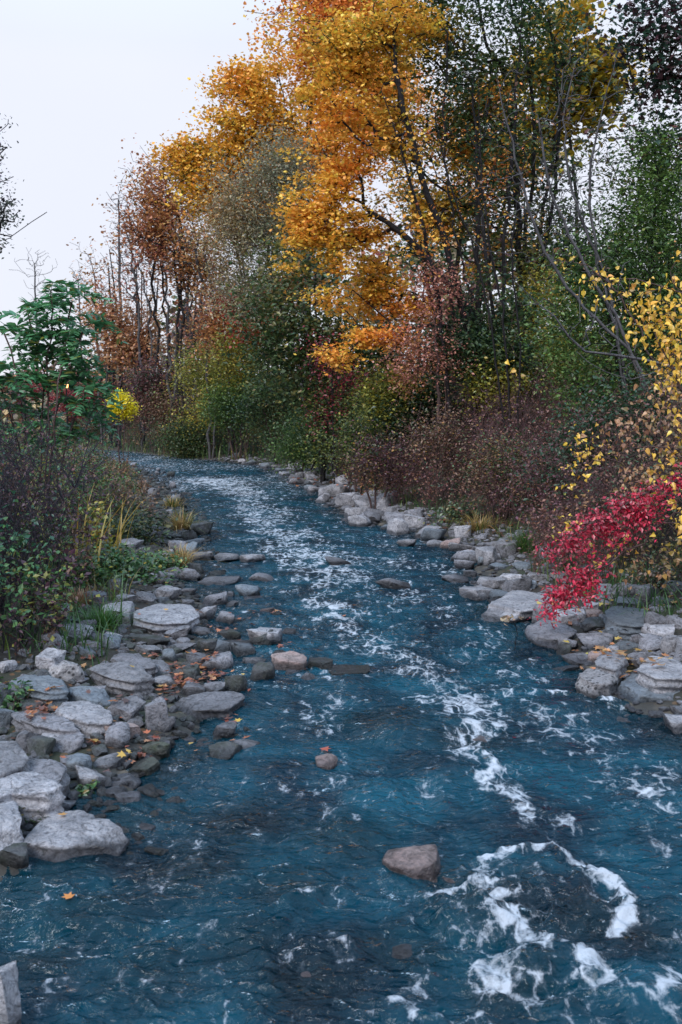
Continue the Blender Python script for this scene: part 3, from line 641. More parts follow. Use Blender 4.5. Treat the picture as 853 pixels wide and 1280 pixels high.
def limbs(pos, par, r_tip, r_max, e=2.3, sides=(7, 4), tip=None):
    n = len(pos); w = np.zeros(n); main = np.full(n, -1); best = np.zeros(n)
    for i in range(n-1, -1, -1):
        if w[i] == 0: w[i] = r_tip**e
        p = par[i]
        if p >= 0:
            w[p] += w[i]
            if w[i] > best[p]: best[p] = w[i]; main[p] = i
    r = w**(1/e)
    if r.max() > r_max: r = np.where(r > 2.5*r_tip, r_tip*2.5+(r-r_tip*2.5)*((r_max-r_tip*2.5)/(r.max()-r_tip*2.5)), r)
    has = par >= 0; din = np.where(has[:, None], pos-pos[np.maximum(par, 0)], 0); dout = np.where((main >= 0)[:, None], pos[np.maximum(main, 0)]-pos, 0)
    d = unit(unit(din)*has[:, None]+unit(dout)*(main >= 0)[:, None]+1e-6)
    ref = np.array([0.31, 0.93, 0.2]); ch = np.nonzero(has)[0]; pa = par[ch]; ism = main[pa] == ch
    VV = []; FF = []; off = 0
    for S, sel in ((sides[0], r[ch] > 0.022), (sides[1], r[ch] <= 0.022)):
        c = ch[sel]; p = pa[sel]; m = ism[sel]
        if not len(c): continue
        d0 = np.where(m[:, None], d[p], unit(pos[c]-pos[p])); r0 = np.where(m, r[p], r[c]*1.05)
        a = np.arange(S)*2*math.pi/S
        def ring(P, D, R):
            u = unit(np.cross(D, ref)); v = np.cross(D, u)
            return P[:, None]+R[:, None, None]*(u[:, None]*np.cos(a)[None, :, None]+v[:, None]*np.sin(a)[None, :, None])
        A = ring(pos[p], d0, r0); B = ring(pos[c], d[c], r[c]); k = len(c)
        V = np.concatenate([A, B], 1).reshape(-1, 3); b = np.arange(k)[:, None]*2*S+off; i = np.arange(S)[None]; j = (i+1) % S
        FF.append(np.stack([b+i, b+j, b+j+S, b+i+S], -1).reshape(-1, 4)); VV.append(V); off += len(V)
    return np.concatenate(VV), FF, r

def in_blobs(blobs, n, d, rng, shell=0.45, noise=0.0, depth=1.0):
    """blobs: (px,py,rx,ry) in photograph units at distance d; returns points and cluster ids"""
    w = np.array([b[2]*b[3] for b in blobs], float); w /= w.sum(); out = []
    while sum(map(len, out)) < n:
        k = rng.choice(len(blobs), size=n, p=w); v = unit(rng.normal(size=(n, 3)))*(rng.random((n, 1))**shell)
        B = np.array([b[:4] for b in blobs])[k]; c = np.array([at(b[0], b[1], d+(b[4] if len(b) > 4 else 0)) for b in blobs])[k]
        s = d/F; v = v*np.where(rng.random((n, 1)) < 0.16, 1.28, 1.0); P = c + v*np.stack([B[:, 2]*s, (B[:, 2]+B[:, 3])*0.5*s*depth, B[:, 3]*s], 1)
        if noise:
            keep = fbm(P*(1.6/ max(0.6, s*60)), 2, 77) > noise-0.5+0.0*P[:, 0]; P = P[keep]
        out.append(P)
    return np.concatenate(out)[:n]

LEAFCOUNT = [0]
def plant(name, label, cat, d, stems, blobs, nt, per, ls, pal, tmpl='oval', sig=0.28, flat=0.6, bark=None, r_tip=0.006, r_max=0.12, group=None, seed=1, up=0.4,
          droop=0.0, jit=0.02, shell=0.5, noise=0.35, wob=0.14, depth=0.8, parts=('trunk', 'crown'), seg=0.28, leafmat=None, along=0, zpen=0.8, wlen=0.25, cjit=0.22, dd=0.0, face=None):
    """stems: polylines in photograph points; the first starts at the foot, which is snapped to the ground"""
    rng = np.random.default_rng(seed); bark = bark or BARK; S3 = []
    while d < 60 and d > 9:
        X0 = (stems[0][0][0]-CX)/F*d
        if X0 < float(xl(d))-0.3 or X0 > float(xr(d))+0.3: break
        d += 0.5
    for k, st in enumerate(stems):
        ddk = dd*(k-len(stems)/2+0.5)
        P = [at(p[0], p[1], d+ddk+(p[2] if len(p) > 2 else 0)) for p in st]
        if not (len(st[0]) > 3 and st[0][3]): P[0][2] = min(P[0][2], gz(P[0][0], P[0][1])-0.08) if k else gz(P[0][0], P[0][1])-0.08
        S3.append(resample(P, seg, rng, jit))
    base = S3[0][0].copy(); base[2] += 0.08
    T = in_blobs(blobs, nt, d, rng, shell, noise, depth) if nt else np.zeros((0, 3))
    pos, par, tips = grow(S3, T, rng, seg, wlen, wob, zpen)
    V, FF, r = limbs(pos, par, r_tip, r_max)
    root = empty(name, base); tag(root, label, cat, group)
    mesh_np(parts[0], V, [np.concatenate([f]) for f in FF], bark, parent=root, smooth=True)
    if per:
        tipp = np.array(tips)
        if along:                         # leaves also along the last twigs
            q = tipp.copy(); al = [tipp]
            for _ in range(along): q = np.where(par[q] >= 0, par[q], q); al.append(q)
            tipp = np.concatenate(al)
        C = pos[tipp]; m = rng.poisson(per*rng.gamma(4, 0.25, len(C))); ci = np.repeat(np.arange(len(C)), m)
        off = rng.normal(size=(len(ci), 3))*[sig, sig, sig*flat]; Lp = C[ci]+off
        if droop: Lp[:, 2] -= np.abs(rng.normal(size=len(ci)))*sig*droop
        cl = np.clip(0.5+1.15*fbm(C*(0.6), 2, seed+5)+rng.normal(size=len(C))*0.12, 0, 1)[ci]
        sz = ls*rng.uniform(0.45, 1.3, len(ci)); V, Fc = leaves(Lp, sz, tmpl, rng, up, droop, face)
        mesh_np(parts[1], V, [Fc], leafmat or LEAF, parent=root, cols=[colours(len(ci), pal, rng, cl, cjit)])
        LEAFCOUNT[0] += len(ci)
    return root

# palettes in linear base colours (weight, rgb), ordered so that neighbours in the list look alike
GOLD = [(1, (0.25, 0.22, 0.04)), (2.4, (0.88, 0.52, 0.07)), (4, (0.98, 0.46, 0.07)), (3.6, (0.95, 0.34, 0.06)), (1.8, (0.72, 0.19, 0.06))]
OAK = [(0.7, (0.14, 0.13, 0.03)), (2.2, (0.80, 0.46, 0.06)), (3.5, (0.95, 0.44, 0.07)), (2.5, (0.85, 0.30, 0.07)), (0.8, (0.28, 0.09, 0.04))]
RUST = [(1, (0.40, 0.24, 0.07)), (2, (0.52, 0.24, 0.09)), (2, (0.42, 0.17, 0.10)), (1, (0.32, 0.11, 0.10))]
DGREEN = [(2.8, (0.026, 0.060, 0.028)), (2.4, (0.065, 0.105, 0.035)), (1.4, (0.17, 0.15, 0.04))]
GREEN = [(2.6, (0.05, 0.10, 0.03)), (3, (0.12, 0.20, 0.045)), (1.8, (0.25, 0.28, 0.05)), (.9, (0.42, 0.33, .05))]
YGREEN = [(1.6, (0.06, 0.10, 0.04)), (3, (0.20, 0.22, 0.05)), (2, (0.38, 0.33, 0.05)), (1.0, (0.45, 0.30, 0.05))]
OLIVE = [(2, (0.24, 0.24, 0.16)), (2, (0.36, 0.31, 0.20)), (1, (0.42, 0.28, 0.12))]
YELLOW = [(1, (0.40, 0.30, 0.03)), (3, (0.78, 0.48, 0.05)), (1.6, (0.72, 0.38, 0.07)), (.9, (0.42, 0.18, 0.06))]
PINKR = [(2, (0.38, 0.15, 0.12)), (2, (0.50, 0.22, 0.16)), (1, (0.45, 0.20, 0.06)), (1, (0.16, 0.07, 0.07))]
CRIM = [(1.4, (0.26, 0.008, 0.03)), (2, (0.50, 0.012, 0.05)), (2.4, (0.70, 0.02, 0.08)), (.7, (0.75, 0.08, 0.12)), (.5, (0.75, 0.25, 0.05))]
DRED = [(2, (0.20, 0.02, 0.03)), (2, (0.32, 0.04, 0.05)), (1, (0.12, 0.03, 0.03))]
PURPLE = [(3, (0.085, 0.04, 0.055)), (2, (0.15, 0.06, 0.06)), (1.5, (0.04, 0.075, 0.04)), (.6, (0.28, 0.13, 0.04))]
BROWN = [(2, (0.15, 0.085, 0.06)), (2, (0.23, 0.13, 0.08)), (1, (0.09, 0.10, 0.04)), (.5, (0.34, .18, .05))]

# ------------------------------------------------------------------ trees of the right-hand wood
G = 'trees of the wood on the right bank'
plant('oak_tree', 'tallest rusty golden tree whose crown edges the open sky', 'tree', 31,
      [[(392, 500), (386, 430), (384, 340), (376, 240), (392, 120), (410, 20)], [(386, 380), (340, 345), (300, 350), (262, 372)][0:1]+[(360, 342), (330, 345), (296, 352)]],
      [(300, 190, 75, 55), (270, 235, 55, 45), (330, 120, 65, 55), (390, 60, 90, 60), (440, 10, 90, 60), (420, 150, 80, 70), (300, 85, 25, 25), (240, 200, 30, 35), (360, 200, 70, 60), (300, 260, 60, 45), (470, 90, 70, 80), (345, 285, 60, 40)],
      1300, 60, 0.10, OAK, 'broad', sig=0.29, flat=0.40, r_max=0.26, r_tip=0.009, seed=11, noise=0.46, group=G, shell=0.6, seg=0.5)
plant('maple_tree', 'golden orange maple with several slanting dark trunks above the bank', 'tree', 18.5,
      [[(600, 505), (588, 440), (572, 360), (548, 280), (520, 200), (500, 110), (490, 20)], [(604, 508), (598, 430), (578, 330), (560, 240), (556, 140), (560, 40)], [(608, 506), (596, 420), (580, 380), (540, 330), (500, 290), (455, 262)],
       [(606, 508), (600, 400), (596, 300), (600, 200), (618, 100)]],
      [(440, 60, 90, 55), (480, 25, 70, 50), (430, 140, 70, 55), (420, 205, 60, 50), (400, 260, 48, 40), (405, 320, 48, 40), (415, 375, 46, 34), (430, 415, 34, 30), (424, 442, 20, 18), (480, 420, 34, 20), (455, 300, 40, 60, .5), (490, 180, 30, 60, 1), (470, 370, 40, 40, 1), (560, 270, 36, 40, 1.4), (380, 300, 28, 40), (545, 60, 24, 30, 1), (580, 190, 32, 50, 1.4), (520, 385, 24, 20, 1), (530, 250, 24, 40, 1.4), (600, 330, 24, 26, 1.2), (610, 130, 24, 30, 1)],
      1400, 32, 0.067, GOLD, 'maple', sig=0.15, flat=0.30, r_max=0.13, r_tip=0.006, seed=12, noise=0.50, group=G, dd=0.35, shell=0.6, seg=0.3)
plant('maple_tree', 'thinner orange maple seen through the dark trunks right of the golden one', 'tree', 23,
      [[(572, 500), (566, 400), (575, 300), (590, 200), (585, 110)], [(574, 500), (600, 380), (625, 280), (640, 200)], [(572, 500), (540, 380), (520, 280), (515, 200)]],
      [(560, 170, 60, 70), (520, 250, 50, 60), (590, 260, 50, 70), (560, 340, 60, 50), (620, 320, 36, 50), (500, 340, 40, 40), (630, 220, 30, 40), (530, 90, 30, 40), (600, 390, 40, 30)],
      520, 15, 0.085, [(4, (0.05, 0.09, 0.04)), (2, (0.12, 0.14, 0.05)), (3, (0.75, 0.32, 0.06)), (2, (0.66, 0.22, 0.07)), (1, (0.4, 0.12, 0.06))], 'maple', sig=0.22, flat=0.4, r_max=0.12, r_tip=0.007, seed=112, noise=0.5, group=G, dd=0.3, shell=0.8, seg=0.35)
plant('dark_leaved_tree', 'dark green ivy-clad tree rising behind the golden maple at the top', 'tree', 19.6,
      [[(650, 500), (648, 400), (655, 300), (668, 200), (662, 100), (640, 10), (630, -60)], [(652, 500), (672, 380), (690, 260), (700, 160), (690, 40)], [(668, 200), (625, 120), (600, 40), (590, -30)][0:1]+[(640, 140), (610, 60), (596, -30)]],
      [(600, 30, 70, 70), (670, 10, 60, 50), (560, 60, 40, 60), (650, 90, 60, 60), (665, 190, 34, 70), (700, 60, 45, 40), (610, 140, 50, 50), (662, 330, 34, 90), (540, 10, 40, 40), (690, 220, 30, 60), (560, 140, 50, 90), (600, 260, 60, 80), (520, 60, 40, 60)],
      480, 34, 0.10, DGREEN, 'oval', sig=0.26, flat=0.8, r_max=0.2, r_tip=0.008, seed=13, noise=0.42, group=G, seg=0.4)
plant('yellow_crowned_tree', 'thin yellowing crown in the gap right of the dark tree', 'tree', 24,
      [[(735, 505), (730, 400), (722, 300), (716, 200), (700, 110)]],
      [(700, 90, 60, 30), (740, 110, 50, 28), (690, 150, 60, 35), (640, 190, 40, 30), (765, 80, 30, 20), (715, 30, 45, 18)],
      150, 40, 0.17, [(2, (0.18, .18, .03)), (3, (0.42, 0.30, 0.03)), (2, (0.55, 0.30, 0.04))], 'broad', sig=0.36, flat=0.5, r_max=0.14, seed=14, group=G, seg=0.4)
plant('crimson_oak', 'dark crimson and green oak boughs hanging in at the upper right corner', 'tree', 14,
      [[(960, 520), (955, 380), (940, 250), (925, 130), (910, 20)], [(925, 130), (880, 95), (830, 105), (780, 130), (735, 140)][0:1]+[(880, 92), (840, 96), (800, 112), (760, 118), (722, 128)], [(930, 160), (880, 170), (830, 190), (790, 205)][0:1]+[(860, 40), (810, 15), (780, -10)]],
      [(840, 40, 60, 50), (800, 70, 45, 40), (850, 110, 50, 50), (800, 125, 40, 25), (765, 165, 30, 22), (830, 170, 40, 30), (800, 15, 40, 30), (770, 90, 22, 24), (900, 60, 60, 80), (840, 210, 40, 20)],
      240, 17, 0.075, [(2, (0.035, 0.075, 0.05)), (1.6, (0.06, 0.025, 0.03)), (2, (0.03, 0.07, 0.045)), (1, (0.14, 0.045, 0.045)), (1, (0.06, 0.10, 0.05))], 'maple', sig=0.22, flat=0.6, r_max=0.18, seed=15, group=G, seg=0.3, noise=0.4)
plant('bright_green_tree', 'bushy bright green small tree filling the right edge', 'tree', 14,
      [[(830, 620), (822, 520), (815, 430), (812, 330), (820, 240)], [(832, 620), (850, 500), (870, 380), (880, 280)], [(828, 620), (790, 520), (765, 420), (755, 340)]],
      [(830, 250, 60, 60), (800, 330, 80, 70), (770, 410, 80, 70), (850, 400, 50, 90), (750, 480, 60, 60), (820, 190, 40, 40), (740, 340, 40, 60), (820, 520, 60, 60), (700, 420, 40, 40)],
      560, 50, 0.062, GREEN, 'oval', sig=0.20, flat=0.9, r_max=0.08, r_tip=0.004, seed=16, group=G, seg=0.28, droop=0.5)
plant('dark_leaved_tree', 'dark olive green tree closing the view at the right edge below the crimson boughs', 'tree', 21,
      [[(850, 560), (842, 400), (830, 280), (826, 160)], [(852, 560), (800, 400), (775, 280)]],
      [(820, 170, 50, 50), (850, 240, 60, 70), (790, 280, 50, 70), (740, 330, 40, 50), (860, 330, 60, 60), (700, 300, 26, 50), (770, 210, 24, 40)],
      420, 34, 0.095, DGREEN+[(1, (0.10, 0.13, 0.04))], 'oval', sig=0.28, flat=0.8, r_max=0.14, seed=170, group=G, noise=0.42, seg=0.35)
plant('yellow_green_bush', 'soft yellow-green bush under the green tree, behind brown brush', 'bush', 19,
      [[(675, 560), (670, 520), (660, 450), (650, 390)], [(678, 560), (700, 500), (720, 420)], [(672, 560), (650, 520), (640, 460)]],
      [(670, 430, 44, 55), (710, 470, 45, 50), (660, 490, 30, 35), (700, 400, 40, 34), (720, 520, 44, 35), (644, 420, 16, 40), (680, 370, 30, 24)],
      420, 64, 0.06, YGREEN, 'oval', sig=0.24, flat=0.9, r_max=0.04, r_tip=0.004, seed=17, noise=0.5, group='bushes along the right bank', parts=('stem', 'foliage'), seg=0.25, bark=BARKB)
plant('green_bush', 'deep green bush right of the brown brush under yellow leaves', 'bush', 12,
      [[(770, 640), (765, 570), (770, 500)], [(772, 640), (800, 560), (815, 500)], [(768, 640), (735, 580), (720, 540)]],
      [(760, 560, 50, 45), (800, 520, 60, 50), (720, 580, 40, 40), (820, 600, 50, 50), (770, 620, 50, 30)],
      260, 60, 0.055, [(3, (0.022, 0.06, 0.025)), (2, (0.045, 0.10, 0.03)), (.6, (0.14, 0.14, 0.03))], 'oval', sig=0.22, flat=0.9, r_max=0.03, r_tip=0.003, seed=18, group='bushes along the right bank', parts=('stem', 'foliage'), seg=0.22, bark=BARKB)
plant('pink_leaved_tree', 'slender small tree with pinkish brown leaves before the maple', 'tree', 17.6,
      [[(545, 530), (548, 470), (545, 400), (552, 340)], [(546, 528), (562, 450), (570, 380)]],
      [(545, 390, 40, 45), (520, 430, 34, 34), (575, 370, 28, 40), (560, 440, 26, 24), (540, 345, 25, 25), (510, 460, 22, 18)],
      250, 20, 0.06, PINKR, 'oval', sig=0.18, flat=0.9, r_max=0.035, r_tip=0.004, seed=19, group=G, bark=BARKB, seg=0.2, droop=0.6)
plant('willow_tree', 'grey-olive feathery tree tucked in front of the rusty crown', 'tree', 27.5,
      [[(398, 520), (366, 430), (338, 340), (330, 260)], [(400, 520), (384, 420), (366, 300), (356, 210)]],
      [(330, 240, 45, 50), (300, 290, 45, 45), (355, 200, 30, 40), (340, 310, 55, 45), (290, 250, 30, 34), (370, 270, 30, 60), (310, 350, 50, 35)],
      520, 60, 0.10, OLIVE, 'lance', sig=0.32, flat=0.9, r_max=0.12, seed=20, group=G, bark=BARKG, droop=0.8)
plant('dark_understory_tree', 'broad dark green tree shading the wood left of the maple', 'tree', 21,
      [[(402, 520), (398, 440), (394, 360), (400, 300)], [(404, 520), (420, 440), (440, 380)]],
      [(400, 400, 60, 60), (370, 340, 45, 40), (450, 440, 60, 50), (350, 420, 45, 50), (400, 480, 70, 35), (500, 470, 50, 40), (330, 380, 30, 40), (560, 440, 40, 60)],
      400, 50, 0.12, DGREEN, 'oval', sig=0.36, flat=0.9, r_max=0.2, seed=21, group=G)
plant('red_leaved_sapling', 'red and rust leaved sapling under the willow', 'tree', 22,
      [[(345, 520), (340, 440), (335, 370)]],
      [(340, 375, 34, 22), (330, 410, 38, 20), (300, 385, 22, 22), (360, 360, 24, 16)], 110, 30, 0.10, [(2, (0.30, 0.05, 0.03)), (2, (0.42, 0.12, 0.03)), (1, (0.18, 0.10, 0.03))], 'broad', sig=0.26, flat=0.5, r_max=0.05, seed=22, group=G)
plant('red_leaved_bush', 'small crimson bush peeping out left of the maple trunks', 'bush', 18.5,
      [[(418, 520), (416, 480), (420, 440)]], [(412, 455, 20, 20), (436, 475, 22, 14), (405, 430, 10, 14), (415, 495, 24, 14), (418, 525, 26, 20)], 90, 16, 0.07, DRED, 'oval', sig=0.2, r_max=0.02, seed=23, parts=('stem', 'foliage'), group='bushes along the right bank')
for k, (d, st, bl, lab) in enumerate([
  (18, [(622, 512), (614, 380), (600, 250), (590, 110)], [(600, 200, 26, 90), (585, 90, 24, 50)], 'slim dark trunk crossing the orange maple on its right side'),
  (18.6, [(634, 510), (630, 330), (642, 180), (652, 30)], [(645, 150, 26, 90), (655, 40, 24, 40)], 'tall slim dark trunk leaning right beside the golden maple'),
  (17.6, [(574, 512), (548, 380), (520, 250), (478, 110)], [(500, 180, 34, 80), (530, 300, 26, 50)], 'slim dark trunk leaning far left through the golden crown'),
  (19.5, [(645, 515), (668, 380), (682, 240), (712, 100)], [(690, 200, 30, 90), (715, 90, 24, 40)], 'slim dark trunk leaning right into the sky gap')]):
    plant('slender_tree', lab, 'tree', d, [st], bl, 120, 5, 0.07, GOLD if k == 2 else DGREEN, 'maple', sig=0.16, r_tip=0.0055, r_max=0.10, seed=160+k, group=G, noise=0.2, wob=0.2, seg=0.3)
# grey arching saplings
def arch(k, d, st, bl, nt, lab, seed, bark=BARKG, rm=0.045, leaf=0, pal=BROWN):
    return plant('bare_sapling', lab, 'tree', d, st, bl, nt, leaf, 0.06, pal, 'oval', sig=0.15, bark=bark, r_tip=0.0035, r_max=rm, seed=seed, group='bare arching saplings on the right', noise=0, wob=0.22, seg=0.2, jit=0.012, zpen=0.3, wlen=0.12)
arch(1, 12.5, [[(850, 640), (800, 460), (745, 400), (700, 345), (668, 280), (640, 180), (620, 90)], [(852, 642), (790, 440), (730, 330), (690, 240), (672, 150)]],
     [(680, 240, 60, 90), (640, 150, 40, 60), (720, 330, 60, 50), (600, 260, 40, 60), (700, 120, 50, 70)], 230, 'large grey leafless sapling leaning far left over the green bush', 31, rm=0.055, leaf=1)
arch(2, 13.5, [[(800, 600), (770, 420), (748, 330), (738, 220), (760, 110), (775, 60)], [(802, 600), (765, 380), (715, 240), (705, 150), (720, 80)]],
     [(740, 200, 50, 80), (770, 150, 40, 60), (700, 260, 50, 60), (730, 90, 40, 60)], 200, 'upright grey leafless sapling nearest the sky gap', 32)
arch(3, 16, [[(640, 560), (618, 440), (598, 330), (560, 220), (540, 120)], [(641, 560), (632, 420), (612, 300), (600, 190), (598, 90)], [(642, 560), (650, 440), (640, 320), (655, 200)]],
     [(590, 240, 60, 100), (630, 180, 50, 80), (560, 160, 40, 60), (650, 280, 40, 60)], 220, 'thin dark stemmed leafless clump just right of the maple trunks', 33, bark=BARK, rm=0.06, leaf=2, pal=GOLD)
arch(4, 9.5, [[(1010, 700), (900, 500), (800, 448), (735, 440), (692, 395), (640, 350)], [(1010, 700), (860, 480), (790, 472), (735, 455), (720, 440)]],
     [(730, 420, 50, 30), (680, 380, 40, 40), (790, 450, 40, 20), (760, 380, 50, 50)], 50, 'long bare grey branch reaching left across the green bush', 34, rm=0.03)

# ------------------------------------------------------------------ left side trees
plant('sumac_tree', 'x', 'tree', 12, [[(48, 640), (52, 540), (56, 470), (70, 400), (66, 360)], [(50, 640), (70, 520), (90, 460), (112, 410)], [(48, 640), (30, 500), (20, 440), (10, 395)], [(52, 640), (60, 520), (44, 450), (40, 380)], [(54, 640), (90, 540), (120, 480)]],
      [], 0, 0, 0.1, GREEN, seed=41, r_max=0.045, bark=BARKB) if False else None
def sumac():
    rng = np.random.default_rng(41); d = 12
    S = [[(48, 640), (52, 540), (58, 470), (66, 400), (64, 362)], [(50, 640), (70, 520), (92, 450), (108, 408)], [(48, 640), (30, 520), (22, 460), (8, 418)], [(52, 640), (62, 520), (46, 440), (34, 385)], [(54, 640), (88, 540), (108, 490)], [(46, 640), (20, 540), (0, 480)], [(50, 640), (72, 500), (80, 440), (90, 380)]]
    P3 = []; tips = []
    for s in S:
        P = [at(x, y, d+rng.normal()*0.25) for x, y in s]; P[0] = at(50, 640, d); P[0][2] = gz(P[0][0], P[0][1])-0.08; q = resample(P, 0.2, rng, 0.012); P3.append(q)
    base = P3[0][0].copy(); base[2] += 0.08
    pos, par, _ = grow(P3, np.zeros((0, 3)), rng); V, FF, r = limbs(pos, par, 0.012, 0.05)
    root = empty('sumac_tree', base); tag(root, 'dark green sumac with drooping feathered leaves on the left bank', 'tree')
    mesh_np('trunk', V, FF, BARKB, parent=root, smooth=True)
    A = []; LP = []; AX = []; SZ = []
    for q in P3:
        L = len(q)
        for k in range(19):
            i = int(L-1-abs(rng.normal())*L*0.20) if k > 3 else L-1; i = max(i, int(L*0.5)); o = q[i]
            az = rng.uniform(0, 2*math.pi); ln = rng.uniform(0.40, 0.62); el = rng.uniform(0.15, 0.9)
            h = np.array([math.cos(az), math.sin(az), 0]); t = np.linspace(0, 1, 9)[:, None]
            R = o + h*ln*t*math.cos(el*0.6) + np.array([0, 0, 1])*(ln*t*math.sin(el) - 0.75*ln*t**2)
            A.append(R)
            side = np.array([-h[1], h[0], 0])
            for u in np.linspace(0.14, 1, 13):
                p = R[0]+0; j = u*8; a = int(min(7, j)); p = R[a]*(1-(j-a))+R[a+1]*(j-a)
                tang = unit(R[a+1]-R[a])
                for s in (-1, 1):
                    LP.append(p); AX.append(unit(side*s*0.9+tang*0.45+np.array([0, 0, -0.35]))); SZ.append(0.165*(1-0.45*abs(u-0.45)**1.2*1.6)*rng.uniform(.85, 1.1))
    A = np.array(A); V1, F1 = tubes(A, np.linspace(0.004, 0.0015, 9)[None].repeat(len(A), 0), 3)
    LP = np.array(LP); V2, F2 = leaves(LP, np.array(SZ), 'lance', rng, up=0.9, axis=np.array(AX))
    mesh_np('leaf_stalk', V1, [F1], BARKB, parent=root)
    mesh_np('crown', V2, [F2], LEAFN, parent=root, cols=[colours(len(LP), [(3, (0.07, 0.22, 0.10)), (2, (0.12, 0.30, 0.12)), (.3, (0.2, 0.2, 0.04))], rng)])
sumac()
plant('willow_tree', 'grey-green tree whose twigs hang into the sky at the left edge', 'tree', 13,
      [[(-170, 620), (-160, 420), (-130, 260), (-100, 150), (-70, 100)], [(-140, 330), (-80, 290), (-20, 292), (22, 292), (44, 272), (56, 262)][0:1]+[(-90, 300), (-30, 292), (14, 293), (40, 278), (58, 264)], [(-150, 330), (-60, 230), (0, 200)][0:1]+[(-70, 230), (-20, 210), (8, 190)]],
      [(-16, 230, 34, 50), (-8, 190, 20, 34), (4, 265, 24, 22), (-40, 180, 50, 70), (-60, 260, 60, 50), (0, 300, 10, 10)],
      330, 8, 0.05, [(2, (0.06, 0.075, 0.06)), (2, (0.10, 0.11, 0.09)), (1, (0.05, 0.04, 0.05))], 'oval', sig=0.06, flat=0.9, r_max=0.13, seed=42, r_tip=0.005, droop=0.3, noise=0.4)
GB = 'bare trees beyond the creek bend'
bare = [
 (30, [(232, 520), (228, 430), (222, 340), (212, 260), (200, 200)], [(200, 270, 50, 70), (175, 300, 40, 50), (225, 230, 30, 40)], 'tall dark bare tree at the left flank of the rusty crown', 14, RUST),
 (33, [(178, 525), (176, 440), (170, 360), (160, 290)], [(165, 330, 40, 60), (140, 350, 25, 40), (185, 280, 30, 50)], 'bare tree with fine twigs against the sky above the yellow bush', 5, RUST),
 (31, [(205, 520), (198, 430), (190, 340), (185, 250)], [(185, 270, 30, 70), (170, 240, 20, 50), (210, 300, 30, 60)], 'slim bare tree between two bare neighbours on the skyline', 8, RUST),
 (28, [(262, 520), (258, 440), (250, 350), (240, 270)], [(240, 290, 30, 60), (262, 330, 30, 60), (215, 330, 20, 40)], 'bare dark stem close in front of the willow foliage', 10, RUST),
 (36, [(140, 525), (138, 460), (132, 400), (126, 350)], [(128, 380, 25, 40), (150, 400, 20, 30)], 'lowest rusty tree at the left end of the bare row', 12, RUST),
 (29, [(285, 520), (290, 440), (280, 370), (286, 320)], [(280, 370, 30, 50), (300, 410, 25, 40)], 'bare forked tree below the willow foliage', 9, BROWN),
]
for k, (d, st, bl, lab, per, pal) in enumerate(bare):
    st2 = [(x+(14 if i else 3), y+20*i*0.5) for i, (x, y) in enumerate(st)]
    plant('bare_tree', lab, 'tree', d, [st, st2], bl, 260, per*0.34, 0.10, pal, 'broad', sig=0.28, r_tip=0.007, r_max=0.10, seed=50+k, jit=0.06, group=GB, bark=BARKG if k % 2 else BARK, noise=0, wob=0.2, seg=0.4)
plant('russet_tree', 'russet leaved tree joining the bare row to the rusty crown', 'tree', 28, [[(225, 520), (222, 430), (226, 330), (222, 240)]],
      [(210, 230, 36, 34), (235, 280, 40, 50), (200, 290, 34, 50), (185, 225, 22, 22), (245, 330, 34, 40)], 300, 26, 0.11, RUST, 'broad', sig=0.26, flat=0.5, r_max=0.14, seed=61, group=GB, noise=0.45)
plant('russet_tree', 'low orange-brown tree above the yellow bush', 'tree', 34, [[(150, 525), (150, 470), (148, 410)]],
      [(145, 420, 30, 34), (165, 450, 26, 26), (125, 400, 22, 24), (180, 420, 22, 40)], 240, 24, 0.12, [(2, (0.60, 0.32, 0.12)), (2, (0.50, 0.26, 0.14)), (1, (0.4, 0.2, 0.1))], 'broad', sig=0.34, flat=0.7, r_max=0.1, seed=62, group=GB)
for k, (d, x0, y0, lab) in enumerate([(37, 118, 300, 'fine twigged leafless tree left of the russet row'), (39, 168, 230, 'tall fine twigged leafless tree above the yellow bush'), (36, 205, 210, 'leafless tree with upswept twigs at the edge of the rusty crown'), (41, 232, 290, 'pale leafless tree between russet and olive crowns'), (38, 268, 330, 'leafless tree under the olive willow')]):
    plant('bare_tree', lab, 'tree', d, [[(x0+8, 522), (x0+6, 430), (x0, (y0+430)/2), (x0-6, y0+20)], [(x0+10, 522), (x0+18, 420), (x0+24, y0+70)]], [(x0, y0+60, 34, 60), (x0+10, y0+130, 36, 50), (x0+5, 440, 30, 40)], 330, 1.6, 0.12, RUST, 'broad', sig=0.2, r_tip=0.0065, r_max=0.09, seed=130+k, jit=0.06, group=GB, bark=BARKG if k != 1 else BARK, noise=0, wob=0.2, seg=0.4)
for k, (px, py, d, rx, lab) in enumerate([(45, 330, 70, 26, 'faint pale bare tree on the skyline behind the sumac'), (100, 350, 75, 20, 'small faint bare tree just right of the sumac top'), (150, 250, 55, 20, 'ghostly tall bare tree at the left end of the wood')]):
    plant('bare_tree', lab, 'tree', d, [[(px, 520), (px+2, 450), (px-2, py)]], [(px, py, rx, 26), (px+6, py+50, rx, 36)], 150, 0, 0.1, RUST, seed=66+k, r_tip=0.012, r_max=0.16, bark=BARKG, noise=0, wob=0.2, seg=0.8, group=GB)

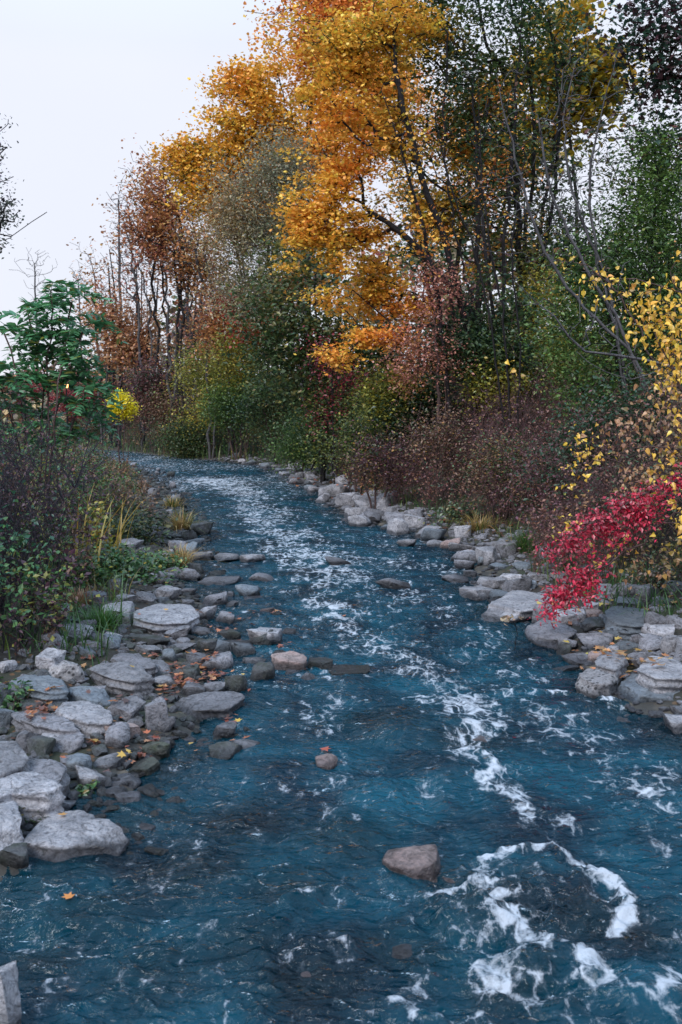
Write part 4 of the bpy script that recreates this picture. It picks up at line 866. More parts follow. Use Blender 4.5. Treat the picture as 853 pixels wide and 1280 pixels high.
# shrubs on the far bank
SH = 'shrubs by the far bend of the creek'
shr = [
 (24, 153, 505, 11, 11, 'small round clear yellow bush at the far bend', [(1, (0.7, 0.55, 0.02)), (3, (0.9, 0.72, 0.03))], 0.06, 70),
 (29, 258, 480, 44, 50, 'tall yellow-green shrub right of the yellow bush', YGREEN, 0.09, 46),
 (27, 300, 505, 45, 45, 'green shrub hanging over the far water', GREEN, 0.08, 46),
 (25, 352, 500, 50, 50, 'dark green shrub behind the far right stones', DGREEN, 0.09, 50),
 (24, 300, 440, 34, 50, 'loose yellow-green sapling beside the bare fork', YGREEN, 0.09, 26),
 (30, 215, 515, 34, 30, 'brownish low shrub behind the far water', BROWN, 0.08, 46),
 (38, 20, 490, 60, 26, 'dull red shrub row left of the lamp under the sumac', DRED, 0.09, 44),
 (36, 105, 500, 40, 20, 'dull red shrub right of the sumac stem', DRED, 0.09, 44),
 (34, 195, 480, 40, 40, 'dusky shrub behind the yellow bush', PURPLE, 0.10, 40),
 (23, 430, 520, 50, 44, 'green and gold shrub at the left foot of the maple', YGREEN[:2]+[(1, (0.5, 0.35, .03))], 0.08, 36),
 (19, 490, 490, 36, 36, 'yellowing shrub just left of the maple foot', YGREEN, 0.07, 32),
 (17.6, 615, 475, 34, 30, 'thin yellow leaved shrub at the foot of the maple trunks', YGREEN[1:], 0.07, 16),
 (22, 380, 545, 60, 26, 'low green shrub over the far right stones', GREEN, 0.07, 46),
 (34, 250, 545, 60, 20, 'low dark shrub on the far water edge', DGREEN, 0.08, 50),
 (33, 290, 400, 40, 34, 'rust coloured shrub under the bare trees', RUST, 0.12, 26),
 (17.8, 610, 400, 60, 60, 'dark leafy shrub behind the maple trunks', DGREEN, 0.08, 34),
 (15.5, 470, 570, 42, 38, 'reddish brown bush above the white far boulders', BROWN+PURPLE+DGREEN[:1], 0.05, 16),
 (16.5, 545, 545, 40, 44, 'purplish bush at the foot of the pink-leaved tree', BROWN+PURPLE+[(2, (0.05, 0.10, 0.04))], 0.05, 15),
 (14.5, 625, 580, 46, 40, 'brown bush below the yellow-green bush', BROWN+[(2, (0.07, .13, .05))], 0.045, 18),
 (12.6, 690, 600, 46, 36, 'dusky bush left of the crimson creeper', PURPLE+BROWN+DGREEN, 0.045, 18),
 (20, 445, 545, 40, 26, 'olive bush behind the reddish brown one', YGREEN[:2]+BROWN[:1], 0.06, 40),
 (19, 520, 510, 50, 40, 'dark low shrub in the shade left of the maple trunks', DGREEN, 0.08, 44),
]
for k, (d, px, py, rx, ry, lab, pal, ls, per) in enumerate(shr):
    g = at(px, py+ry, d)
    plant('shrub', lab, 'shrub', d, [[(px, py+ry+8), (px+3, py), (px-4, py-ry*0.6)], [(px+4, py+ry+8), (px+rx*0.5, py), (px+rx*0.6, py-ry*0.4)], [(px-4, py+ry+8), (px-rx*0.5, py), (px-rx*0.55, py-ry*0.3)]],
          [(px, py, rx*0.8, ry*0.9), (px-rx*0.5, py+ry*0.2, rx*0.5, ry*0.6), (px+rx*0.5, py+ry*0.15, rx*0.5, ry*0.7), (px, py+ry*0.75, rx*0.9, ry*0.4)], int(120+rx*ry*0.07), per, ls, pal, 'oval', sig=min(0.26*d/25, rx*d/F*0.45), flat=0.9, r_tip=0.004, r_max=0.03, seed=80+k, group=SH, parts=('stem', 'foliage'), bark=BARKB, seg=0.3, noise=0.3)

# a long belt of far woodland closing the view low down
def far_wood():
    rng = np.random.default_rng(99); P = []; Cc = []
    n = 520; x = rng.uniform(-60, 70, n); y = rng.uniform(44, 80, n); px = CX+F*x/y
    hmax = np.interp(px, [-200, 0, 110, 200, 300, 430, 900, 1400], [3.0, 3.0, 3.2, 5.5, 8.5, 10.5, 9, 9]); hmax = np.where(px < 430, hmax*(y/50), hmax*y/50)
    r = rng.uniform(1.4, 2.6, n); z = rng.uniform(0.1, 1, n)*np.maximum(hmax-r, 0.6)+0.8
    m = 110; ci = np.repeat(np.arange(n), m); v = unit(rng.normal(size=(n*m, 3)))*rng.random((n*m, 1))**0.4
    L = np.stack([x[ci], y[ci], z[ci]], 1)+v*r[ci][:, None]*[1, 1, 0.9]
    V, Fc = leaves(L, 0.42*rng.uniform(.6, 1.3, len(L)), 'broad', rng, 0.3)
    pal = [DGREEN, BROWN, RUST, OLIVE, PURPLE]; k = rng.choice(5, n, p=[.36, .18, .14, .17, .15]); C = np.zeros((len(L), 3))
    for q in range(5): s = k[ci] == q; C[s] = colours(s.sum(), pal[q], rng)
    o = mesh_np('far_woodland', V, [Fc], LEAF, cols=[C]); tag(o, 'dim autumn woodland closing the view beyond the creek bend', 'woodland', kind='stuff')
    m = 260; x = rng.uniform(-55, 60, m); y = rng.uniform(42, 60, m); h = rng.uniform(4, 9, m); h = np.where(CX+F*x/y < 130, 3, h); K = 6; t = np.linspace(0, 1, K)
    b = np.stack([x, y, ground(x, y)-0.2], 1); P = b[:, None]+np.stack([np.outer(rng.normal(size=m)*0.4, t**2), np.outer(rng.normal(size=m)*0.4, t**2), np.outer(h, t)], -1)
    V, Q = tubes(P, np.outer(rng.uniform(0.06, 0.13, m), 1-0.7*t), 5); o = mesh_np('far_trunks', V, [Q], BARK); tag(o, 'dark trunks inside the far woodland', 'woodland', kind='stuff')
far_wood()
print('trees', round(time.time()-T0, 1), LEAFCOUNT)
# ------------------------------------------------------------------ brush, weeds and grass
def brush(name, label, cat, bx, by, h, rng, col_bark, side=7, sl=0.38, r0=0.0035, lean=0.35, leaf=0, lsz=0.03, pal=BROWN, tmpl='oval', kind='stuff', zoff=-0.03, group=None):
    n = len(bx); K = 7; t = np.linspace(0, 1, K); bz = ground(bx, by)+zoff
    az = rng.uniform(0, 2*math.pi, n); le = np.abs(rng.normal(size=n))*lean*h; D = np.stack([np.cos(az), np.sin(az), np.zeros(n)], 1)
    P = np.stack([bx, by, bz], 1)[:, None] + D[:, None]*(le[:, None]*t[None]**1.8)[..., None] + np.array([0, 0, 1])*(h[:, None]*t[None])[..., None]
    P[:, 1:] += rng.normal(size=(n, K-1, 3))*0.018*h.reshape(-1, 1, 1)
    R = r0*(1.2-t)[None]*(0.6+0.6*rng.random((n, 1)))*np.clip(h[:, None], 0.5, 1.6)
    V, Q = tubes(P, R, 3); VV = [V]; QQ = [Q]; off = len(V)
    k = rng.integers(2, K, size=(n, side)); b = P[np.arange(n)[:, None], k].reshape(-1, 3); m = n*side
    ln = (sl*h[:, None]*rng.uniform(0.4, 1.1, (n, side))).ravel(); a = rng.uniform(0, 2*math.pi, m); K2 = 5; t2 = np.linspace(0, 1, K2)
    dv = unit(np.stack([np.cos(a), np.sin(a), rng.uniform(0.3, 1.8, m)], 1)); up = rng.uniform(-0.25, 0.35, m)
    P2 = b[:, None]+dv[:, None]*(ln[:, None]*t2[None])[..., None]+np.array([0, 0, 1])*((up*ln)[:, None]*t2[None]**2)[..., None]
    P2[:, 1:] += rng.normal(size=(m, K2-1, 3))*0.03*ln.reshape(-1, 1, 1)
    V, Q = tubes(P2, r0*0.55*(1.15-t2)[None].repeat(m, 0)*np.clip(np.repeat(h, side)[:, None], .5, 1.5), 3); VV.append(V); QQ.append(Q+off); off += len(V)
    o = mesh_np(name if kind == 'stuff' else 'stem', np.concatenate(VV), QQ, col_bark)
    tag(o, label, cat, group, kind)
    if leaf:
        c = int(leaf*m); i = rng.integers(0, m, c); j = rng.integers(1, K2, c); L = P2[i, j]+rng.normal(size=(c, 3))*0.02
        V, Fc = leaves(L, lsz*rng.uniform(.5, 1.3, c), tmpl, rng, 0.3, 0.3)
        cl = np.clip(0.5+0.9*fbm(L*0.8, 2, 3), 0, 1)
        f = mesh_np(name+'_leaves', V, [Fc], LEAF, cols=[colours(c, pal, rng, cl)]); tag(f, 'small leaves and seed heads of the '+label, cat, group, kind)
    return o
def scatter(n, rng, side, y0, y1, s0, s1, pw=1.0):
    y = y0*(y1/y0)**rng.random(n); s = s0+(s1-s0)*rng.random(n)**pw
    x = (xl(y)-s) if side < 0 else (xr(y)+s); return x, y
def clump(x, y, rng, f=0.7, thr=-0.15):
    k = fbm(np.stack([x*f, y*f, x*0], 1), 2, int(rng.integers(100))) > thr; return x[k], y[k]
rg = np.random.default_rng(5)
# left: tall dusky dried weeds
x, y = scatter(1150, rg, -1, 6.5, 17, 1.15, 5.0); x, y = clump(x, y, rg); h = rg.uniform(0.6, 1.35, len(x))*np.interp(xl(y)-x, [1.1, 1.8, 3], [0.45, 0.85, 1])
brush('dry_weeds', 'tall dusky dried weeds covering the left bank', 'weeds', x, y, h, rg, BARKP, side=6, leaf=9, lsz=0.05, pal=[(3, (0.04, 0.13, 0.07)), (3, (0.09, 0.20, 0.07)), (1, (0.25, 0.25, 0.06))]+PURPLE[:1]+BROWN)
x, y = scatter(1500, rg, -1, 15, 34, 0.6, 7.5); x, y = clump(x, y, rg); h = rg.uniform(0.5, 1.2, len(x))*np.interp(xl(y)-x, [0.5, 1.5, 3], [0.4, 0.8, 1])*np.interp(y, [15, 20], [1, 0.6])
brush('brown_weeds', 'brown autumn weeds on the farther left bank', 'weeds', x, y, h, rg, BARKB, side=8, r0=0.006, leaf=4, lsz=0.055, pal=BROWN+[(3.0, (0.07, .13, .04))])
# near left: thicket of tangled dark twigs
x, y = scatter(170, rg, -1, 6.9, 10.2, 1.35, 3.2); h = rg.uniform(0.8, 1.5, len(x))
brush('twig_thicket', 'tangled near-black leafless twigs at the left edge', 'thicket', x, y, h, rg, BARKP, side=11, sl=0.5, lean=0.5, r0=0.0055, leaf=2.5, lsz=0.035, pal=[(2, (0.03, 0.09, 0.06))]+PURPLE)
# right: purple-brown brush
x, y = scatter(3400, rg, 1, 9.5, 24, 0.7, 5.2); x, y = clump(x, y, rg, 0.9, -0.35); h = rg.uniform(0.7, 1.45, len(x))*np.interp(x-xr(y), [0.7, 1.2, 2.4], [0.5, 0.85, 1])
brush('purple_brush', 'purplish brown twiggy brush along the right bank', 'brush', x, y, h, rg, BARKB, side=9, sl=0.42, r0=0.004, leaf=3.2, lsz=0.042, pal=[(3, (0.15, 0.06, 0.075)), (3, (0.24, 0.11, 0.08)), (1.5, (0.05, 0.10, 0.05)), (1, (.36, .18, .08))])
x, y = scatter(1100, rg, 1, 22, 44, 0.6, 6); x, y = clump(x, y, rg, 0.5); h = rg.uniform(0.5, 1.2, len(x))
brush('far_brush', 'greenish brown brush behind the far right stones', 'brush', x, y, h, rg, BARKB, side=8, r0=0.006, leaf=3.0, lsz=0.06, pal=BROWN+[(2.5, (0.05, .09, .03))])
x = rg.uniform(-16, 6, 1900); y = rg.uniform(33, 46, 1900); k = (xl(y)-x > 0.3) | (x-xr(y) > 0.3); x, y = x[k], y[k]; h = rg.uniform(0.4, 1.1, len(x))
brush('meadow_weeds', 'tawny and green meadow weeds beyond the bend', 'weeds', x, y, h, rg, BARKB, side=6, r0=0.008, leaf=4.0, lsz=0.085, pal=BROWN+[(3, (0.06, .10, .03)), (1, (.16, .12, .04))])
x, y = scatter(1500, rg, 1, 13, 34, 3.5, 9.5); h = rg.uniform(0.7, 2.1, len(x))
brush('wood_undergrowth', 'mixed green and rust undergrowth on the floor of the wood', 'undergrowth', x, y, h, rg, BARKB, side=8, r0=0.005, leaf=5.0, lsz=0.075, pal=DGREEN+GREEN+BROWN+RUST)
# near right behind the boulders
x, y = scatter(500, rg, 1, 7.8, 11, 1.3, 3.4); h = rg.uniform(0.4, 1.0, len(x))
brush('right_brush', 'dark leafy undergrowth behind the right boulders', 'undergrowth', x, y, h, rg, BARKP, side=8, sl=0.4, r0=0.003, leaf=2.2, lsz=0.035, pal=DGREEN+[(1, (0.10, 0.05, 0.03))])

def blades(name, label, cat, bx, by, L, w, rng, pal, parent=None, kind='stuff', bend=0.7, base=None, outward=False):
    n = len(bx); K = 5; t = np.linspace(0, 1, K); bz = ground(bx, by)-0.02 if base is None else base
    az = rng.uniform(0, 2*math.pi, n)
    if outward: az = np.arctan2(by-by.mean(), bx-bx.mean())+rng.normal(size=n)*0.6
    D = np.stack([np.cos(az), np.sin(az), np.zeros(n)], 1); S = np.stack([-D[:, 1], D[:, 0], np.zeros(n)], 1); be = np.abs(rng.normal(size=n))*bend+0.15
    C = np.stack([bx, by, bz], 1)[:, None]+D[:, None]*((L*be)[:, None]*t**1.7)[..., None]+np.array([0, 0, 1])*((L[:, None])*(t[None]-0.45*be[:, None]*t[None]**2.2))[..., None]
    W = (w*(1-t**1.5)+0.0006)[None, :, None]*S[:, None]
    V = np.stack([C-W, C+W], 2).reshape(-1, 3); i = np.arange(n)[:, None]*K*2+np.arange(K-1)[None]*2
    Q = np.stack([i, i+1, i+3, i+2], -1).reshape(-1, 4); cc = np.repeat(colours(n, pal, rng, np.clip(0.5+fbm(np.stack([bx, by, by*0], 1)*1.5, 2, 8), 0, 1)), K-1, 0)
    o = mesh_np(name, V, [Q], LEAF, cols=[cc]); tag(o, label, cat, None, kind) if cat else None; return o
GR = [(3, (0.05, 0.12, 0.035)), (2, (0.11, 0.16, 0.04)), (1.5, (0.20, 0.16, 0.06)), (.7, (0.26, .17, .09))]
x, y = scatter(11000, rg, -1, 6.5, 34, 0.75, 6); x, y = clump(x, y, rg, 0.8, -0.25)
blades('left_grass', 'short green and straw grass on the left bank', 'grass', x, y, rg.uniform(0.12, 0.42, len(x)), 0.006, rg, GR)
x, y = scatter(9000, rg, 1, 8, 34, 0.7, 5); x, y = clump(x, y, rg, 0.8, -0.2)
blades('right_grass', 'short green and straw grass on the right bank', 'grass', x, y, rg.uniform(0.12, 0.42, len(x)), 0.006, rg, GR)
x = rg.uniform(-18, 8, 12000); y = rg.uniform(31, 50, 12000); k = (xl(y)-x > 0.05) | (x-xr(y) > 0.05); x, y = x[k], y[k]
blades('meadow_grass', 'green and tawny meadow grass at the far bend', 'grass', x, y, rg.uniform(0.3, 0.8, len(x)), 0.014, rg, GR)

# leafy green plants above the left rubble and other single plants
def herb(px, py, rpx, hm, lab, pal, n, ls, tmpl, seed, name='leafy_plant', cat='plant', grp='leafy plants on the banks', stemn=16, up=0.5, bark=None):
    rng = np.random.default_rng(seed); b = hit(px, py); s = rpx/F*np.linalg.norm(b-[0, 0, CAMZ]); K = 6; t = np.linspace(0, 1, K)
    root = empty(name, (b[0], b[1], gz(b[0], b[1]))); tag(root, lab, cat, grp)
    bx = b[0]+rng.normal(size=stemn)*s*0.45; by = b[1]+rng.normal(size=stemn)*s*0.4; h = hm*rng.uniform(0.5, 1.1, stemn)
    az = rng.uniform(0, 6.28, stemn); P = np.stack([bx, by, ground(bx, by)-0.03], 1)[:, None]+np.stack([np.outer(np.cos(az)*s*0.5, t**1.6), np.outer(np.sin(az)*s*0.5, t**1.6), np.outer(h, t)], -1)
    P[:, 1:] += rng.normal(size=(stemn, K-1, 3))*0.015*hm
    V, Q = tubes(P, np.outer(np.full(stemn, 0.004), 1.15-t), 3); mesh_np('stem', V, [Q], bark or BARKB, parent=root)
    i = rng.integers(0, stemn, n); u = rng.uniform(1.2, K-1.01, n); a = u.astype(int); fr = (u-a)[:, None]; L = P[i, a]*(1-fr)+P[i, a+1]*fr+rng.normal(size=(n, 3))*[s*0.22, s*0.22, s*0.12]
    L[:, 2] = np.maximum(L[:, 2], ground(L[:, 0], L[:, 1])+0.02)
    V, Fc = leaves(L, ls*rng.uniform(.6, 1.2, n), tmpl, rng, up); mesh_np('foliage', V, [Fc], LEAFN, parent=root, cols=[colours(n, pal, rng)]); return root
LG = [(2, (0.03, 0.085, 0.03)), (3, (0.055, 0.14, 0.04)), (1, (0.12, 0.19, 0.04)), (.3, (0.35, .28, .03))]
herb(150, 722, 40, 0.34, 'bright green leafy plants just above the left rubble', LG, 1500, 0.06, 'oval', 201, stemn=46)
herb(195, 718, 30, 0.28, 'bright green leafy plants at the waterside end of the weeds', LG, 900, 0.055, 'oval', 202, stemn=30)
herb(100, 728, 34, 0.30, 'green leafy clump with pale stalks left of the bright plants', LG, 800, 0.06, 'oval', 203, stemn=30)
herb(165, 680, 34, 0.5, 'taller dark green clump behind the bright plants', DGREEN, 1000, 0.07, 'oval', 204, stemn=30)
herb(122, 706, 16, 0.75, 'spindly sapling with yellow-green leaves among the left weeds', YGREEN[1:], 150, 0.06, 'broad', 205, stemn=5)
herb(60, 640, 40, 0.9, 'tall green weed clump at the left edge', GREEN, 700, 0.09, 'lance', 206, stemn=26)
herb(12, 890, 16, 0.22, 'small bright green weed between stones at the left edge', LG, 90, 0.05, 'oval', 207, stemn=8)
herb(32, 876, 12, 0.16, 'tiny green weed behind the slanting thin slab', LG, 70, 0.05, 'oval', 208, stemn=6)
herb(45, 1022, 26, 0.10, 'dark green moss plants in the hollow under the jutting slab', DGREEN, 420, 0.04, 'oval', 209, stemn=20)
herb(105, 995, 12, 0.08, 'tiny green plant beside the round pinkish stone', LG, 70, 0.035, 'oval', 210, stemn=6)
herb(570, 655, 30, 0.4, 'dark green clump behind the far right stones', DGREEN+[(1, (0.05, .11, .03))], 700, 0.06, 'oval', 211, stemn=24)
herb(720, 720, 34, 0.45, 'dark leafy clump under the crimson creeper', DGREEN, 600, 0.05, 'oval', 212, stemn=24)
herb(480, 610, 40, 0.4, 'reddish leaved clump above the white far boulders', RUST+[(2, (0.04, .07, .03))], 700, 0.07, 'oval', 213, stemn=24)
herb(820, 740, 30, 0.35, 'brown and green clump at the right edge behind the boulders', BROWN+[(2, (0.04, .08, .03))], 500, 0.045, 'oval', 214, stemn=24)
def tuft(px, py, rpx, L, lab, pal, n, seed, w=0.004):
    rng = np.random.default_rng(seed); b = hit(px, py); s = rpx/F*np.linalg.norm(b-[0, 0, CAMZ])
    bx = b[0]+rng.normal(size=n)*s*0.3; by = b[1]+rng.normal(size=n)*s*0.3
    o = blades('grass_tuft', lab, 'grass tuft', bx, by, L*rng.uniform(0.5, 1.1, n), w, rng, pal, kind=None, base=np.full(n, max(b[2], 0.0)-0.02)+0.02, outward=True); o['group'] = 'grass tufts at the waterlines'
STR = [(2, (0.30, 0.20, 0.08)), (2, (0.40, 0.28, 0.11)), (1, (0.10, 0.13, 0.03))]
tuft(228, 664, 16, 0.42, 'tan dry grass tuft at the far left waterline', STR, 260, 301, 0.007)
tuft(226, 710, 16, 0.34, 'straw and green grass tuft nearer on the left waterline', STR, 260, 302, 0.005)
tuft(130, 788, 18, 0.26, 'bright green grass tuft between pale left stones', [(2, (0.06, 0.15, 0.03)), (1, (0.15, 0.2, 0.04))], 260, 303)
tuft(662, 690, 26, 0.36, 'green grass tuft beside the right far stones', [(2, (0.05, 0.13, 0.03)), (1, (0.12, 0.17, 0.04)), (1, (0.3, .22, .09))], 420, 304, 0.005)
tuft(100, 762, 20, 0.25, 'reddish brown dead grass tuft below the leafy plants', [(2, (0.26, 0.13, 0.07)), (1, (0.3, .2, .1))], 260, 305)
tuft(215, 636, 14, 0.3, 'small straw tuft among the farthest left stones', STR, 160, 306, 0.008)
tuft(600, 664, 22, 0.35, 'straw coloured tuft behind the slanting right stones', STR, 220, 307, 0.006)
# reeds with yellow-green blades at left
rr = np.random.default_rng(77); b = at(60, 600, 11); n = 70; bx = b[0]+rr.uniform(-0.8, 0.8, n); by = b[1]+rr.normal(size=n)*0.6; bx = np.minimum(bx, xl(by)-0.7)
o = blades('reed_clump', 'yellow-green arching reed blades in the left weeds', 'reeds', bx, by, rr.uniform(0.7, 1.35, n), 0.011, rr, [(2, (0.16, 0.18, 0.04)), (2, (0.36, 0.28, 0.06)), (1, (0.45, .30, .05))], kind=None, bend=0.35)

# ------------------------------------------------------------------ near right: yellow leaved branches and crimson creeper
plant('yellow_leaved_shrub', 'near shrub with big yellow leaves hanging in from the right edge', 'shrub', 7.4,
      [[(1000, 800), (960, 600), (900, 440), (850, 370), (800, 352), (760, 350)], [(1000, 800), (960, 640), (890, 530), (850, 480), (822, 430)], [(1000, 800), (940, 640), (880, 590), (830, 560), (790, 560)], [(1005, 800), (930, 700), (870, 640), (830, 610)], [(990, 800), (930, 560), (880, 420), (868, 340)]],
      [(835, 385, 36, 38), (795, 365, 34, 20), (840, 450, 26, 40), (856, 520, 14, 36), (840, 585, 22, 26), (812, 575, 14, 12), (850, 640, 20, 26), (845, 345, 24, 20), (900, 500, 40, 120), (830, 400, 30, 34), (845, 430, 24, 30)],
      200, 5, 0.043, YELLOW, 'heart', sig=0.08, flat=1.0, r_max=0.02, r_tip=0.0025, seed=401, parts=('branch', 'foliage'), noise=0, up=0.0, droop=0.9, bark=BARKB, leafmat=LEAFN, seg=0.13, zpen=0.0, wlen=0.1, face=(0, -0.35, 0))
plant('thin_yellow_vine', 'thin trailing vine of small yellow leaves left of the big yellow shrub', 'vine', 8.4,
      [[(960, 760), (880, 600), (800, 420), (762, 352), (735, 335), (705, 312)], [(900, 700), (800, 600), (745, 570), (715, 565)]],
      [(715, 322, 22, 12), (745, 345, 22, 12), (770, 372, 24, 16), (735, 560, 26, 22), (720, 590, 22, 14), (700, 650, 22, 8), (770, 690, 26, 14), (640, 460, 6, 6)],
  70, 3, 0.040, YELLOW, 'heart', sig=0.06, flat=1.0, r_max=0.012, r_tip=0.002, seed=402, parts=('stem', 'foliage'), noise=0, up=0.0, droop=0.6, bark=BARKB, leafmat=LEAFN, seg=0.13, zpen=0.0, wlen=0.1, face=(0, -0.35, 0))
plant('brown_leaved_shrub', 'pinkish brown leaved twigs between the yellow leaves at right', 'shrub', 8.2,
      [[(990, 780), (900, 620), (840, 520), (800, 480)], [(990, 780), (880, 600), (810, 540), (770, 530)]],
      [(830, 480, 30, 30), (800, 530, 40, 26), (845, 560, 30, 40), (770, 545, 22, 14), (800, 600, 30, 20), (820, 690, 40, 24)],
      130, 5, 0.042, [(2, (0.30, 0.14, 0.08)), (2, (0.42, 0.22, 0.10)), (1.4, (0.20, .14, .04)), (1, (0.5, .3, .05))], 'heart', sig=0.09, flat=1.0, r_max=0.012, r_tip=0.002, seed=403, parts=('branch', 'foliage'), noise=0, up=0.0, droop=0.6, bark=BARKB, leafmat=LEAFN, seg=0.13, zpen=0.0, wlen=0.1, face=(0, -0.35, 0))
plant('crimson_creeper', 'crimson creeper trailing down over the right boulders', 'creeper', 8.0,
      [[(930, 700), (880, 600), (830, 608), (790, 625), (740, 655), (690, 690)], [(925, 700), (860, 640), (800, 680), (740, 715), (700, 745), (676, 765)], [(925, 700), (850, 650), (760, 700), (720, 740)]],
      [(815, 614, 20, 7), (785, 628, 22, 9), (750, 648, 23, 9), (718, 674, 22, 9), (692, 686, 10, 5), (775, 661, 20, 9), (750, 691, 11, 10), (730, 718, 18, 10), (705, 740, 18, 9), (684, 758, 10, 5), (735, 734, 11, 6), (850, 596, 17, 7), (800, 641, 18, 9)],
      300, 13, 0.038, CRIM, 'oval', sig=0.058, flat=0.7, r_max=0.014, r_tip=0.002, seed=404, parts=('vine', 'foliage'), noise=0, up=0.2, droop=0.8, bark=BARKB, leafmat=LEAFN, seg=0.13, zpen=0.0, wlen=0.1, face=(0, -0.5, 0), cjit=0.3)
# thin dry twig standing in the water by the round boulder
plant('dry_sprig', 'dry sprig with curled tan leaves rising from the water beside the round boulder', 'twig', 7.9,
      [[(650, 800), (640, 780), (634, 768)]], [(640, 772, 14, 8)], 7, 2, 0.05, [(1, (0.35, 0.24, 0.16))], 'broad', sig=0.02, r_max=0.005, r_tip=0.002, seed=405, parts=('stem', 'foliage'), noise=0, seg=0.06)

# ------------------------------------------------------------------ fallen leaves on stones
bvh = BVHTree.FromPolygons(np.concatenate(ROCK_V).tolist(), np.concatenate(ROCK_F).tolist())
def drop(x, y):
    z0 = max(gz(x, y), 0.004); h = bvh.ray_cast(Vector((x, y, 3)), Vector((0, 0, -1)))
    if h[0] is not None and h[0].z > z0: return np.array(h[0]), np.array(h[1])
    return np.array([x, y, z0+0.01]), np.array([0, 0, 1.])
def fallen(spots, label, pal, seed, ls=0.046, name='fallen_leaves'):
    rng = np.random.default_rng(seed); L = []; NN = []
    for (px, py, r, n) in spots:
        b = hit(px, py); s = r/F*np.linalg.norm(b-[0, 0, CAMZ])
        for _ in range(n):
            p, nn = drop(b[0]+rng.normal()*s*0.6, b[1]+rng.normal()*s*0.9); L.append(p+nn*0.012+np.array([0, 0, rng.random()*0.015])); NN.append(nn)
    L = np.array(L); V, Fc = leaves(L, ls*rng.uniform(.6, 1.2, len(L)), 'maple', rng, up=1.6)
    o = mesh_np(name, V, [Fc], LEAFN, cols=[colours(len(L), pal, rng, None, 0.3)]); tag(o, label, 'fallen leaves', None, 'stuff')
ORG = [(3, (0.36, 0.12, 0.05)), (3, (0.22, 0.07, 0.04)), (1.5, (0.42, 0.20, 0.09)), (2.4, (0.10, 0.04, 0.03)), (.4, (0.5, 0.32, 0.08))]
fallen([(250, 842, 26, 80), (232, 858, 18, 40), (270, 850, 16, 34), (285, 795, 14, 9), (250, 785, 10, 6), (300, 780, 16, 6), (210, 868, 12, 14), (318, 770, 8, 6), (355, 812, 8, 5), (345, 770, 6, 4)], 'orange brown leaf drift among the left waterline stones', ORG, 501)
fallen([(55, 890, 16, 34), (50, 915, 12, 20), (0, 870, 12, 16), (118, 932, 10, 6), (150, 895, 8, 5), (168, 878, 8, 5), (176, 950, 14, 14), (195, 928, 8, 8), (285, 905, 12, 8), (285, 915, 8, 6), (300, 932, 8, 2), (108, 830, 10, 6), (190, 820, 12, 6)], 'rusty fallen leaves caught between the front left boulders', ORG, 502)
fallen([(800, 842, 30, 26), (750, 838, 22, 16), (775, 846, 12, 5), (765, 808, 16, 6), (690, 775, 26, 14), (745, 758, 20, 6), (800, 745, 40, 14), (835, 760, 30, 14), (720, 820, 16, 8), (600, 700, 20, 5)], 'tan and orange leaves lying on the right boulders', [(2, (0.45, 0.25, 0.10)), (2, (0.40, 0.16, 0.07)), (1, (0.5, .33, .08))], 503, 0.055)
fallen([(470, 600, 60, 40), (400, 600, 30, 30), (560, 650, 40, 30), (520, 600, 60, 60), (620, 660, 60, 30), (700, 640, 60, 40)], 'scattered fallen leaves on the brushy right slope', ORG, 504, 0.09)
fallen([(230, 800, 90, 14), (120, 900, 110, 22), (380, 780, 160, 5)], 'odd single leaves scattered over the left rubble', ORG, 505, 0.038)
def one_leaf(px, py, colr, lab, seed, ls=0.075):
    rng = np.random.default_rng(seed); b = hit(px, py); p, nn = drop(b[0], b[1]); 
    if b[2] < 0.02 and p[2] < 0.03: p[2] = 0.035
    V, Fc = leaves(np.array([p+nn*0.012]), np.array([ls]), 'maple', rng, up=3.0); o = mesh_np('fallen_leaf', V, [Fc], LEAFN, cols=[np.array([colr])], origin=p); tag(o, lab, 'leaf', 'single fallen leaves')
b = on_z(80, 1031, 0.15); 
one_leaf(83, 1043, (0.60, 0.30, 0.08), 'single tan leaf lying on the big triangular slab', 1, 0.045)
one_leaf(90, 1137, (0.65, 0.24, 0.05), 'orange leaf floating alone on the near left water', 2, 0.048)
one_leaf(156, 955, (0.60, 0.36, 0.05), 'small yellow leaf on the stone by the left waterline', 3, 0.05)
one_leaf(405, 945, (0.40, 0.08, 0.04), 'red leaf stuck on the small midstream rock', 4, 0.06)
one_leaf(296, 912, (0.65, 0.40, 0.05), 'yellow leaf on the small pale rock off the long slab', 5, 0.05)
one_leaf(748, 812, (0.40, 0.16, 0.08), 'brown leaf resting on the brownish right rock', 6, 0.06)

# ------------------------------------------------------------------ distant lit lamp behind the sumac
def lamp():
    p = at(83, 482, 40); g = gz(p[0], p[1]); root = empty('street_lamp', (p[0], p[1], g)); tag(root, 'distant street lamp glowing warm orange through the sumac', 'street lamp')
    m, n, l = newmat('lamp_glow'); e = N(n, 'ShaderNodeEmission'); e.inputs[0].default_value = (1.0, 0.42, 0.14, 1); e.inputs[1].default_value = 14; o = N(n, 'ShaderNodeOutputMaterial'); l.new(e.outputs[0], o.inputs[0])
    v, f = ICO[3]; mesh_np('lamp_globe', v*0.085+p, [f], m, parent=root, smooth=True)
    P = np.array([[[p[0], p[1], g-0.2], [p[0], p[1], g+1.0], [p[0], p[1], p[2]-0.07]]]); V, Q = tubes(P, np.array([[0.05, 0.04, 0.03]]), 8); mesh_np('pole', V, [Q], BARK, parent=root, smooth=True)
    P = np.array([[[p[0], p[1], p[2]+0.07], [p[0], p[1], p[2]+0.10], [p[0], p[1], p[2]+0.16]]]); V, Q = tubes(P, np.array([[0.13, 0.10, 0.01]]), 10); mesh_np('cap', V, [Q], BARK, parent=root)
lamp()

